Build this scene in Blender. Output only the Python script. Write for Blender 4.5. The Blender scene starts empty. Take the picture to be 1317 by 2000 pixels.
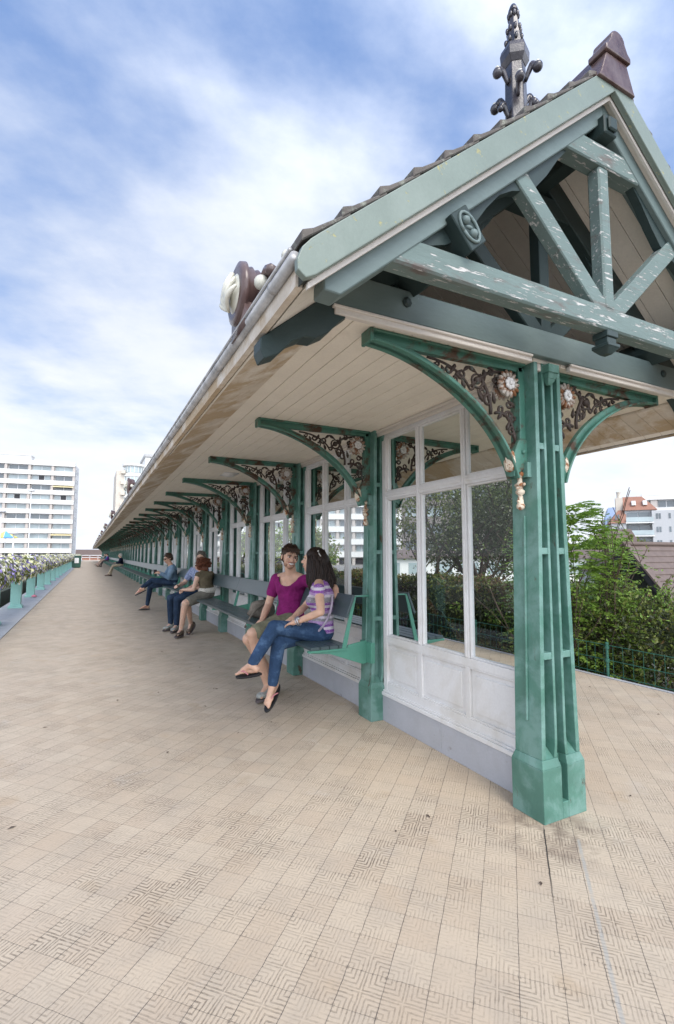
import bpy, math, random
import numpy as np
from mathutils import Vector, Matrix
R = math.radians
PI = math.pi
rnd = random.Random(7)
SC = bpy.context.scene
COL = SC.collection

# ---------------------------------------------------------------- camera, world, sun, exposure
cam_d = bpy.data.cameras.new('camera')
cam = bpy.data.objects.new('camera', cam_d); COL.objects.link(cam)
cam_d.sensor_fit = 'VERTICAL'; cam_d.sensor_height = 36; cam_d.sensor_width = 24
cam_d.lens = 36*956/2000
cam_d.clip_start = 0.05; cam_d.clip_end = 2000
cam.location = (-2.155, -1.854, 1.3)
cam.rotation_euler = (R(90+4.9025), 0, -R(26.791))
SC.camera = cam
SC.view_settings.view_transform = 'Standard'
SC.view_settings.look = 'None'
SC.view_settings.gamma = 1
SC.view_settings.exposure = 1.62

SUN_EL, SUN_AZ = 50, -3      # azimuth from -Y (behind the camera) towards +X
sd = Vector((math.sin(R(SUN_AZ))*math.cos(R(SUN_EL)), -math.cos(R(SUN_AZ))*math.cos(R(SUN_EL)), math.sin(R(SUN_EL))))
sun_d = bpy.data.lights.new('sun', 'SUN'); sun_d.energy = 0.85; sun_d.angle = R(30); sun_d.color = (1, .94, .85)
sun = bpy.data.objects.new('sun', sun_d); COL.objects.link(sun)
sun.rotation_euler = sd.to_track_quat('Z', 'Y').to_euler()

W = bpy.data.worlds.new('World'); SC.world = W; W.use_nodes = True
nt = W.node_tree; nt.nodes.clear()
def N(nt, t, **k):
    n = nt.nodes.new(t)
    for a, b in k.items():
        if a.startswith('i_'):
            key = a[2:]
            n.inputs[int(key) if key.isdigit() else key].default_value = b
        else: setattr(n, a, b)
    return n
def build_world():
    L = nt.links.new
    out = N(nt, 'ShaderNodeOutputWorld'); bg = N(nt, 'ShaderNodeBackground'); bg.inputs[1].default_value = 0.12
    sky = N(nt, 'ShaderNodeTexSky', sky_type='NISHITA', sun_disc=False, sun_elevation=R(SUN_EL),
            sun_rotation=math.atan2(sd.x, sd.y), air_density=1.0, dust_density=1.6, ozone_density=1.5)
    tc = N(nt, 'ShaderNodeTexCoord'); sp = N(nt, 'ShaderNodeSeparateXYZ'); L(tc.outputs['Generated'], sp.inputs[0])
    def M(op, a, b=None, c=None):
        n = N(nt, 'ShaderNodeMath', operation=op)
        for i, v in enumerate((a, b, c)):
            if v is None: continue
            if isinstance(v, (int, float)): n.inputs[i].default_value = v
            else: L(v, n.inputs[i])
        return n.outputs[0]
    z = M('MAXIMUM', sp.outputs[2], 0.0)
    den = M('ADD', z, 0.22)
    px = M('DIVIDE', sp.outputs[0], den); py = M('DIVIDE', sp.outputs[1], den)
    cb = N(nt, 'ShaderNodeCombineXYZ'); L(px, cb.inputs[0]); L(py, cb.inputs[1])
    mp = N(nt, 'ShaderNodeMapping'); mp.inputs['Location'].default_value = (0.35, 0.6, 0); mp.inputs['Rotation'].default_value = (0, 0, R(25)); mp.inputs['Scale'].default_value = (1.0, 1.25, 1)
    L(cb.outputs[0], mp.inputs[0])
    n1 = N(nt, 'ShaderNodeTexNoise'); n1.inputs['Scale'].default_value = 0.75; n1.inputs['Detail'].default_value = 6; n1.inputs['Roughness'].default_value = .48; n1.inputs['Distortion'].default_value = .25
    L(mp.outputs[0], n1.inputs['Vector'])
    n2 = N(nt, 'ShaderNodeTexNoise'); n2.inputs['Scale'].default_value = 2.6; n2.inputs['Detail'].default_value = 7; n2.inputs['Roughness'].default_value = .6
    L(mp.outputs[0], n2.inputs['Vector'])
    s = M('ADD', M('MULTIPLY', n1.outputs[0], 0.82), M('MULTIPLY', n2.outputs[0], 0.18))
    # clearer towards the zenith, milky towards the horizon
    zr = N(nt, 'ShaderNodeMapRange'); zr.inputs[1].default_value = 0.30; zr.inputs[2].default_value = 0.85; zr.inputs[3].default_value = 0.0; zr.inputs[4].default_value = 0.15; L(z, zr.inputs[0])
    zh = N(nt, 'ShaderNodeMapRange'); zh.inputs[1].default_value = 0.0; zh.inputs[2].default_value = 0.30; zh.inputs[3].default_value = 0.13; zh.inputs[4].default_value = 0.0; L(z, zh.inputs[0])
    s2 = M('ADD', M('SUBTRACT', s, zr.outputs[0]), zh.outputs[0])
    cr = N(nt, 'ShaderNodeMapRange', interpolation_type='SMOOTHSTEP'); cr.inputs[1].default_value = 0.32; cr.inputs[2].default_value = 0.56; L(s2, cr.inputs[0])
    mx = N(nt, 'ShaderNodeMix', data_type='RGBA')
    L(cr.outputs[0], mx.inputs[0])
    blue = N(nt, 'ShaderNodeMix', data_type='RGBA'); blue.inputs[0].default_value = 0.72; L(sky.outputs[0], blue.inputs[6]); blue.inputs[7].default_value = (.36, .76, 1.75, 1)
    L(blue.outputs[2], mx.inputs[6])
    cw = N(nt, 'ShaderNodeMix', data_type='RGBA'); L(n2.outputs[0], cw.inputs[0]); cw.inputs[6].default_value = (1.9, 2.15, 2.65, 1); cw.inputs[7].default_value = (2.85, 2.88, 2.92, 1)
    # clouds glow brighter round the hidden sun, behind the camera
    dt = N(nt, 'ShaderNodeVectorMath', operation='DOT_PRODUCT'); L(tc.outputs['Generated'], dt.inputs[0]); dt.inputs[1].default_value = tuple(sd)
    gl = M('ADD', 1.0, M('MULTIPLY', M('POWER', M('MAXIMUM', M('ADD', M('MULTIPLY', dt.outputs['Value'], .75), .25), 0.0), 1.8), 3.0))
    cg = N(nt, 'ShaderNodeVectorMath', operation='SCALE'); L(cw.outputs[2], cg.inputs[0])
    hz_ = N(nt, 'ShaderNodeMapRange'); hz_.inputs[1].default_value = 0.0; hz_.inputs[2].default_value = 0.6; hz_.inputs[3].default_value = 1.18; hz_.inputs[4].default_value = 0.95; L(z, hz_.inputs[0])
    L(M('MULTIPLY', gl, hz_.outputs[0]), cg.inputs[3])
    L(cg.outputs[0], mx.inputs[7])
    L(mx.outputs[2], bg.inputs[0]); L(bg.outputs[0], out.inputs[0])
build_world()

# ---------------------------------------------------------------- materials
def newmat(name):
    m = bpy.data.materials.new(name); m.use_nodes = True
    t = m.node_tree; t.nodes.clear()
    o = t.nodes.new('ShaderNodeOutputMaterial'); b = t.nodes.new('ShaderNodeBsdfPrincipled')
    t.links.new(b.outputs[0], o.inputs[0])
    return m, t, b
def c4(c): return (c[0], c[1], c[2], 1)
def srgb(r, g, b):
    f = lambda v: (v/255/12.92) if v/255 <= .04045 else ((v/255+.055)/1.055)**2.4
    return (f(r), f(g), f(b))
def noise(t, vec, scale, detail=4, rough=.55, dist=0):
    n = t.nodes.new('ShaderNodeTexNoise'); n.inputs['Scale'].default_value = scale; n.inputs['Detail'].default_value = detail
    n.inputs['Roughness'].default_value = rough; n.inputs['Distortion'].default_value = dist
    t.links.new(vec, n.inputs['Vector']); return n.outputs[0]
def mrange(t, v, a, b, c=0., d=1.):
    n = t.nodes.new('ShaderNodeMapRange'); n.clamp = True
    for i, x in enumerate((a, b, c, d)): n.inputs[i+1].default_value = x
    t.links.new(v, n.inputs[0]); return n.outputs[0]
def mix(t, f, a, b, blend='MIX'):
    n = t.nodes.new('ShaderNodeMix'); n.data_type = 'RGBA'; n.blend_type = blend
    for i, v in ((0, f), (6, a), (7, b)):
        if isinstance(v, (int, float)): n.inputs[i].default_value = v
        elif isinstance(v, tuple): n.inputs[i].default_value = c4(v)
        else: t.links.new(v, n.inputs[i])
    return n.outputs[2]
def math_(t, op, a, b=None, c=None):
    n = t.nodes.new('ShaderNodeMath'); n.operation = op
    for i, v in enumerate((a, b, c)):
        if v is None: continue
        if isinstance(v, (int, float)): n.inputs[i].default_value = v
        else: t.links.new(v, n.inputs[i])
    return n.outputs[0]
def bump(t, b, h, dist=.002, strength=.5):
    n = t.nodes.new('ShaderNodeBump'); n.inputs['Distance'].default_value = dist; n.inputs['Strength'].default_value = strength
    t.links.new(h, n.inputs['Height']); t.links.new(n.outputs[0], b.inputs['Normal'])
def pos(t, scale=(1, 1, 1)):
    g = t.nodes.new('ShaderNodeNewGeometry'); m = t.nodes.new('ShaderNodeMapping'); m.inputs['Scale'].default_value = scale
    t.links.new(g.outputs['Position'], m.inputs[0]); return m.outputs[0]

def paint(name, col, var=.18, rough=.5, wear=None, wt=(.62, .70), wscale=9, wstretch=(1, 1, 1), dirt=None, dt=(.5, .75), dscale=2.5, spec=.4, bumpd=.0015, bscale=60, stretch=(1, 1, 1)):
    m, t, b = newmat(name)
    p = pos(t, stretch)
    n = noise(t, p, 5, 5, .6)
    lo = tuple(c*(1-var) for c in col); hi = tuple(min(1, c*(1+var)) for c in col)
    c = mix(t, mrange(t, n, .3, .7), lo, hi)
    fine = noise(t, p, 70, 3, .6)
    c = mix(t, mrange(t, fine, .35, .75, 0, .25), c, tuple(x*.72 for x in col))
    hgt = noise(t, p, bscale, 4, .6)
    if dirt:
        dn = noise(t, p, dscale, 8, .65, .4)
        c = mix(t, mrange(t, dn, dt[0], dt[1], 0, .8), c, dirt)
    if wear:
        wp = pos(t, wstretch)
        wn = noise(t, wp, wscale, 10, .68, .3)
        wm = mrange(t, wn, wt[0], wt[1])
        c = mix(t, wm, c, wear)
        hgt = math_(t, 'SUBTRACT', hgt, math_(t, 'MULTIPLY', wm, .8))
        rr = mrange(t, wm, 0, 1, rough, .85); t.links.new(rr, b.inputs['Roughness'])
    else: b.inputs['Roughness'].default_value = rough
    b.inputs['Specular IOR Level'].default_value = spec
    t.links.new(c, b.inputs['Base Color'])
    bump(t, b, hgt, bumpd, .6)
    return m
def flat(name, col, rough=.6, var=.12, scale=30, metallic=0, spec=.4, bd=.001):
    m, t, b = newmat(name); p = pos(t)
    n = noise(t, p, scale, 4, .6)
    t.links.new(mix(t, mrange(t, n, .3, .7), tuple(c*(1-var) for c in col), tuple(min(1, c*(1+var)) for c in col)), b.inputs['Base Color'])
    b.inputs['Roughness'].default_value = rough; b.inputs['Metallic'].default_value = metallic; b.inputs['Specular IOR Level'].default_value = spec
    bump(t, b, n, bd, .4)
    return m

M_ = {}
M_['iron'] = paint('iron_green', (.075, .192, .150), wear=(.085, .065, .042), wt=(.62, .68), wscale=10, wstretch=(1, 1, .35), dirt=(.165, .295, .265), dt=(.45, .60), dscale=4.5, rough=.42, spec=.5, bumpd=.002, bscale=45)
M_['iron_rust'] = paint('iron_green_rusty', (.058, .172, .128), wear=(.085, .050, .032), wt=(.50, .60), wscale=6, dirt=(.10, .25, .21), rough=.4, spec=.5)
M_['scroll'] = paint('rusted_scrollwork', (.048, .032, .025), var=.35, wear=(.13, .17, .15), wt=(.56, .66), wscale=25, rough=.6)
M_['rosette'] = paint('rosette_paint', (.46, .42, .37), var=.2, wear=(.20, .085, .035), wt=(.46, .56), wscale=16, rough=.55)
M_['rosette_heart'] = paint('rosette_silver', (.68, .67, .66), var=.15, rough=.4, wear=(.3, .25, .2), wt=(.62, .7))
M_['pendant'] = paint('pendant_rust', (.66, .58, .46), var=.2, wear=(.26, .10, .035), wt=(.50, .58), wscale=20, rough=.6)
M_['wood'] = paint('timber_greygreen', (.150, .200, .195), var=.12, wear=(.50, .52, .50), wt=(.69, .72), wscale=32, wstretch=(.3, 1, 1), dirt=(.09, .13, .125), rough=.5, spec=.3, stretch=(.35, 1, 1))
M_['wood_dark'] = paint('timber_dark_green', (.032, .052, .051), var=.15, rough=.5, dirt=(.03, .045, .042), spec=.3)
M_['wood_peel'] = paint('timber_peeling', (.150, .205, .195), var=.12, wear=(.55, .54, .52), wt=(.575, .615), wscale=60, wstretch=(.16, 1, 1.2), dirt=(.13, .095, .085), dt=(.56, .66), dscale=9, rough=.62, bumpd=.004, spec=.25, stretch=(.35, 1, 1.4))
M_['barge'] = paint('bargeboard_paint', (.185, .232, .203), var=.08, wear=(.34, .33, .17), wt=(.62, .66), wscale=20, dirt=(.23, .275, .245), rough=.42, spec=.45)
M_['cream'] = paint('cream_boards', (.78, .72, .62), var=.05, dirt=(.60, .52, .43), dt=(.56, .85), dscale=3, rough=.5, spec=.35, bumpd=.0015)
M_['attic_boards'] = paint('gable_boards', (.86, .80, .71), var=.05, dirt=(.70, .60, .48), dt=(.58, .85), dscale=3, rough=.5)
M_['cream_trim'] = paint('cream_trim', (.62, .575, .52), var=.05, rough=.5, wear=(.35, .27, .2), wt=(.72, .76), wscale=12)
M_['white'] = paint('white_joinery', (.70, .70, .70), var=.04, rough=.42, wear=(.38, .34, .29), wt=(.70, .735), wscale=18, dirt=(.56, .54, .50), dt=(.48, .68))
M_['stain'] = paint('stained_soffit', (.62, .55, .46), var=.10, wear=(.46, .355, .235), wt=(.46, .56), wscale=2.6, dirt=(.70, .65, .58), dt=(.5, .6), dscale=6, rough=.75, bumpd=.004)
M_['plinth'] = paint('plinth_stone', (.40, .41, .44), var=.07, dirt=(.35, .345, .345), dscale=1.5, rough=.7, wear=(.27, .26, .25), wt=(.62, .72), wscale=14)
M_['zinc'] = flat('zinc_gutter', (.40, .40, .40), .5, .35, 9, .45)
M_['slat'] = paint('bench_slat', (.055, .082, .088), var=.12, rough=.34, spec=.5, wear=(.40, .40, .37), wt=(.69, .73), wscale=9, wstretch=(1, .3, 1), stretch=(1, .25, 1))
M_['support'] = paint('bench_iron', (.085, .265, .195), var=.08, rough=.35, wear=(.05, .12, .09), wt=(.7, .75))
M_['terracotta'] = paint('glazed_terracotta', (.075, .038, .034), var=.25, rough=.25, spec=.5, dirt=(.21, .165, .155), dt=(.42, .7), dscale=4)
M_['finial'] = paint('black_glazed', (.035, .032, .037), var=.3, rough=.25, spec=.6, dirt=(.10, .09, .105), dt=(.46, .66), dscale=7)
M_['shellwhite'] = paint('shell_cream', (.66, .65, .56), var=.1, rough=.3, wear=(.1, .09, .08), wt=(.66, .72), wscale=12)
M_['rooftile'] = paint('mossy_tile', (.11, .098, .088), var=.3, rough=.75, wear=(.24, .25, .21), wt=(.54, .64), wscale=24, bumpd=.002)
M_['attic'] = flat('attic_dark', (.05, .055, .05), .8)
M_['kerb'] = paint('kerb_stone', (.43, .44, .46), var=.08, rough=.75, dirt=(.30, .30, .31))
M_['asphalt'] = flat('pale_paving', (.30, .285, .26), .9, .12, 1.5)
M_['soil'] = flat('soil', (.055, .045, .03), .95, .4, 5)
M_['post'] = paint('post_green', (.30, .56, .49), var=.05, rough=.4, spec=.4)
M_['trough'] = flat('trough_green', (.03, .085, .065), .5)
M_['binwhite'] = flat('white_notice', (.7, .7, .7), .6)
M_['wirefence'] = flat('wire_green', (.04, .14, .105), .45, .15)
def glassmat(name, tint, rough=.02, refl=1.0):
    m = bpy.data.materials.new(name); m.use_nodes = True; t = m.node_tree; t.nodes.clear()
    o = t.nodes.new('ShaderNodeOutputMaterial'); tr = t.nodes.new('ShaderNodeBsdfTransparent'); gl = t.nodes.new('ShaderNodeBsdfGlossy')
    lw = t.nodes.new('ShaderNodeLayerWeight'); lw.inputs[0].default_value = .5; mx = t.nodes.new('ShaderNodeMixShader')
    fr = math_(t, 'ADD', math_(t, 'MULTIPLY', math_(t, 'POWER', lw.outputs['Facing'], 4.0), .80), .035)
    tr.inputs[0].default_value = c4(tint); gl.inputs['Roughness'].default_value = rough
    t.links.new(math_(t, 'MINIMUM', math_(t, 'MULTIPLY', fr, refl), 1.0), mx.inputs[0]); t.links.new(tr.outputs[0], mx.inputs[1]); t.links.new(gl.outputs[0], mx.inputs[2]); t.links.new(mx.outputs[0], o.inputs[0])
    return m
M_['glass'] = glassmat('clear_glass', (.84, .88, .88), .012, .9)
M_['winglass'] = flat('far_window_glass', (.12, .145, .16), .12, .3, .3, 0, .8)
M_['winglass_pale'] = flat('far_window_pale', (.38, .45, .46), .15, .2, .3, 0, .8)
M_['render'] = paint('white_render', (.76, .755, .73), var=.03, rough=.8, dirt=(.6, .59, .56), dscale=.15, bumpd=.001, bscale=3)
M_['pier'] = paint('beige_pier', (.50, .455, .42), var=.05, rough=.8)
M_['render_grey'] = paint('grey_render', (.50, .51, .52), var=.04, rough=.8, bumpd=.001, bscale=3)
M_['render_shaded'] = paint('shaded_concrete', (.20, .175, .165), var=.12, rough=.85, bumpd=.001, bscale=3)  # the facade's shade is put into this dark base colour
M_['render_sand'] = paint('sand_brick', (.60, .55, .48), var=.06, rough=.85, bumpd=.001, bscale=3)
M_['orange_roof'] = paint('orange_tiles', (.33, .17, .12), var=.12, rough=.7, bumpd=.002, bscale=5)
M_['brown_roof'] = paint('brown_pantiles', (.155, .115, .098), var=.16, rough=.6, bumpd=.004, bscale=12)
M_['blue_clad'] = flat('blue_cladding', (.25, .33, .50), .5)
M_['awning'] = flat('cream_awning', (.70, .62, .38), .8)
M_['brick_red'] = flat('red_brick', (.35, .17, .12), .85, .15, 2)
M_['pole'] = flat('pole_white', (.65, .65, .65), .4)
M_['darkmetal'] = flat('dark_metal', (.035, .035, .04), .4)

def leafmat(name, a, b2, rough=.45, trans=.5):
    m, t, b = newmat(name); p = pos(t)
    n = noise(t, p, 3.5, 4, .7); n2 = noise(t, p, 40, 2, .5)
    c = mix(t, mrange(t, n, .32, .68), a, b2)
    c = mix(t, mrange(t, n2, .3, .75, 0, .55), c, tuple(x*1.7 for x in b2))
    t.links.new(c, b.inputs['Base Color']); b.inputs['Roughness'].default_value = rough; b.inputs['Specular IOR Level'].default_value = .35
    o = [x for x in t.nodes if x.type == 'OUTPUT_MATERIAL'][0]
    tl = t.nodes.new('ShaderNodeBsdfTranslucent'); t.links.new(c, tl.inputs[0]); mx = t.nodes.new('ShaderNodeMixShader'); mx.inputs[0].default_value = trans*.6
    t.links.new(b.outputs[0], mx.inputs[1]); t.links.new(tl.outputs[0], mx.inputs[2]); t.links.new(mx.outputs[0], o.inputs[0])
    return m
M_['leaf'] = leafmat('bush_leaf', (.060, .095, .020), (.165, .185, .040))
M_['leaf_fresh'] = leafmat('fresh_leaf', (.10, .21, .035), (.23, .34, .065))
M_['leaf_dark'] = leafmat('dark_leaf', (.020, .034, .016), (.050, .060, .026))
M_['leaf_hedge'] = leafmat('hedge_leaf', (.030, .070, .020), (.11, .125, .035))
M_['leaf_rust'] = leafmat('turning_leaf', (.12, .06, .03), (.17, .12, .05))
M_['leaf_yellow'] = leafmat('yellowgreen_leaf', (.20, .30, .05), (.42, .50, .12))
M_['bark'] = flat('bark', (.07, .055, .042), .9, .3, 20)
M_['twig'] = flat('twig', (.09, .065, .05), .9, .3, 20)
M_['fl_white'] = flat('petal_white', (.78, .78, .68), .6)
M_['fl_lilac'] = flat('petal_lilac', (.36, .30, .62), .6, .25, 12)
M_['fl_yellow'] = flat('petal_cream', (.75, .74, .42), .6)
M_['fl_pink'] = flat('petal_pink', (.75, .25, .32), .6)
M_['terra_pot'] = flat('pot_maroon', (.10, .045, .045), .5)

def floor_mat():
    m, t, b = newmat('chevron_tiles')
    g = t.nodes.new('ShaderNodeNewGeometry'); sp = t.nodes.new('ShaderNodeSeparateXYZ'); t.links.new(g.outputs['Position'], sp.inputs[0])
    a = R(45+1.0)
    x, y = sp.outputs[0], sp.outputs[1]
    p = math_(t, 'ADD', math_(t, 'MULTIPLY', x, math.sin(a)), math_(t, 'MULTIPLY', y, math.cos(a)))
    q = math_(t, 'SUBTRACT', math_(t, 'MULTIPLY', x, math.cos(a)), math_(t, 'MULTIPLY', y, math.sin(a)))
    wob = noise(t, g.outputs['Position'], 25, 2, .5)
    wb = math_(t, 'MULTIPLY', math_(t, 'SUBTRACT', wob, .5), .006)
    u = math_(t, 'DIVIDE', math_(t, 'ADD', math_(t, 'ADD', q, 100*.128+.296), wb), .128)
    v = math_(t, 'DIVIDE', math_(t, 'ADD', math_(t, 'ADD', p, 200*.140+.554), wb), .140)
    fu = math_(t, 'FRACT', u); fv = math_(t, 'FRACT', v)
    iu = math_(t, 'FLOOR', u); iv = math_(t, 'FLOOR', v)
    # quarter cells
    u2 = math_(t, 'MULTIPLY', fu, 2); v2 = math_(t, 'MULTIPLY', fv, 2)
    qu = math_(t, 'FLOOR', u2); qv = math_(t, 'FLOOR', v2)
    fu2 = math_(t, 'FRACT', u2); fv2 = math_(t, 'FRACT', v2)
    # corners nearest the tile middle / tile corner by checker of tiles
    mu = math_(t, 'ABSOLUTE', math_(t, 'SUBTRACT', fu2, qu)); mv = math_(t, 'ABSOLUTE', math_(t, 'SUBTRACT', fv2, qv))
    mu1 = math_(t, 'SUBTRACT', 1.0, mu); mv1 = math_(t, 'SUBTRACT', 1.0, mv)
    par = math_(t, 'MODULO', math_(t, 'ADD', qu, qv), 2)
    d = math_(t, 'MAXIMUM', mu, mv)
    s = math_(t, 'SINE', math_(t, 'MULTIPLY', d, 2*PI*4.6))
    groove = mrange(t, s, .15, .75)
    # inner cross
    # joints between tiles
    jt = math_(t, 'MINIMUM', math_(t, 'MULTIPLY', math_(t, 'MINIMUM', fu, math_(t, 'SUBTRACT', 1.0, fu)), .128), math_(t, 'MULTIPLY', math_(t, 'MINIMUM', fv, math_(t, 'SUBTRACT', 1.0, fv)), .14))
    ju = math_(t, 'MULTIPLY', math_(t, 'MINIMUM', fu, math_(t, 'SUBTRACT', 1.0, fu)), .128)
    joint = mrange(t, jt, .0006, .0016, 1, 0)
    jstrong = mrange(t, ju, .0008, .0020, 1, 0)
    P = pos(t)
    big = noise(t, P, .9, 6, .6); med = noise(t, P, 5, 6, .65, .3); fine = noise(t, P, 90, 3, .6); patch = noise(t, P, 2.4, 8, .7, .5)
    wn = t.nodes.new('ShaderNodeTexWhiteNoise'); wn.noise_dimensions = '2D'
    cb = t.nodes.new('ShaderNodeCombineXYZ'); t.links.new(iu, cb.inputs[0]); t.links.new(iv, cb.inputs[1]); t.links.new(cb.outputs[0], wn.inputs['Vector'])
    c = mix(t, mrange(t, big, .3, .7), (.48, .38, .275), (.53, .44, .34))
    c = mix(t, mrange(t, wn.outputs[0], 0, 1, 0, .38), c, (.61, .53, .41))
    c = mix(t, mrange(t, noise(t, P, 3.3, 3, .5), .64, .70, 0, .45), c, (.46, .35, .235))
    c = mix(t, mrange(t, med, .42, .8, 0, .75), c, (.41, .35, .28))
    c = mix(t, mrange(t, patch, .60, .72, 0, .35), c, (.60, .56, .50))
    c = mix(t, mrange(t, fine, .55, .8, 0, .5), c, (.27, .215, .16))
    pt2 = noise(t, P, 1.3, 5, .7, 1.0)
    gamt = math_(t, 'MULTIPLY', mrange(t, patch, .34, .60, .32, 1.0), mrange(t, pt2, .36, .60, .30, .95))
    gamt = math_(t, 'MULTIPLY', gamt, mrange(t, noise(t, P, 45, 3, .7), .32, .62, .35, 1.0))
    gamt = math_(t, 'MULTIPLY', gamt, mrange(t, wn.outputs[1], .05, .75, .25, 1.0)) if False else math_(t, 'MULTIPLY', gamt, mrange(t, math_(t, 'FRACT', math_(t, 'MULTIPLY', wn.outputs[0], 7.31)), 0, .8, .35, 1.0))
    gcol = mix(t, math_(t, 'MULTIPLY', groove, gamt), c, (.13, .10, .073))
    jn = noise(t, P, 14, 4, .7)
    c2 = mix(t, math_(t, 'MULTIPLY', joint, mrange(t, jn, .42, .70, .02, .5)), gcol, (.13, .105, .085))
    c2 = mix(t, math_(t, 'MULTIPLY', jstrong, mrange(t, jn, .36, .64, .15, .75)), c2, (.10, .09, .08))
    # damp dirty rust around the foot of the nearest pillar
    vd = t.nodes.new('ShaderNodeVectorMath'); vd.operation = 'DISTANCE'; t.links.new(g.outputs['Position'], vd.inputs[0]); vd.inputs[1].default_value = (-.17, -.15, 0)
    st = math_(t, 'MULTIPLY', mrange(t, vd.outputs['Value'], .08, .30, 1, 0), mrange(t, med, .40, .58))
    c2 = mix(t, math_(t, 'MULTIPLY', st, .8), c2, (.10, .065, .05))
    # white mortar line filling one joint
    sx = math_(t, 'SUBTRACT', q, .102)
    ln = math_(t, 'MULTIPLY', mrange(t, math_(t, 'ABSOLUTE', math_(t, 'ADD', sx, wb)), .004, .009, 1, 0), mrange(t, p, -.26, -.24, 1, 0))
    c2 = mix(t, math_(t, 'MULTIPLY', math_(t, 'MULTIPLY', ln, .6), mrange(t, jn, .3, .5, .35, 1)), c2, (.36, .37, .36))
    ln2 = math_(t, 'MULTIPLY', mrange(t, math_(t, 'ABSOLUTE', math_(t, 'ADD', math_(t, 'ADD', q, .040), wb)), .002, .0045, 1, 0), math_(t, 'MULTIPLY', mrange(t, p, -.22, -.20, 1, 0), mrange(t, p, -.75, -.55, 0, 1)))
    c2 = mix(t, math_(t, 'MULTIPLY', ln2, .9), c2, (.035, .03, .028))
    t.links.new(c2, b.inputs['Base Color'])
    t.links.new(mrange(t, med, .3, .7, .55, .75), b.inputs['Roughness']); b.inputs['Specular IOR Level'].default_value = .3
    h = math_(t, 'SUBTRACT', math_(t, 'SUBTRACT', mrange(t, fine, 0, 1, 0, .3), math_(t, 'MULTIPLY', groove, gamt)), math_(t, 'MULTIPLY', joint, 1.2))
    bump(t, b, h, .0025, .7)
    return m
M_['floor'] = floor_mat()

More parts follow.
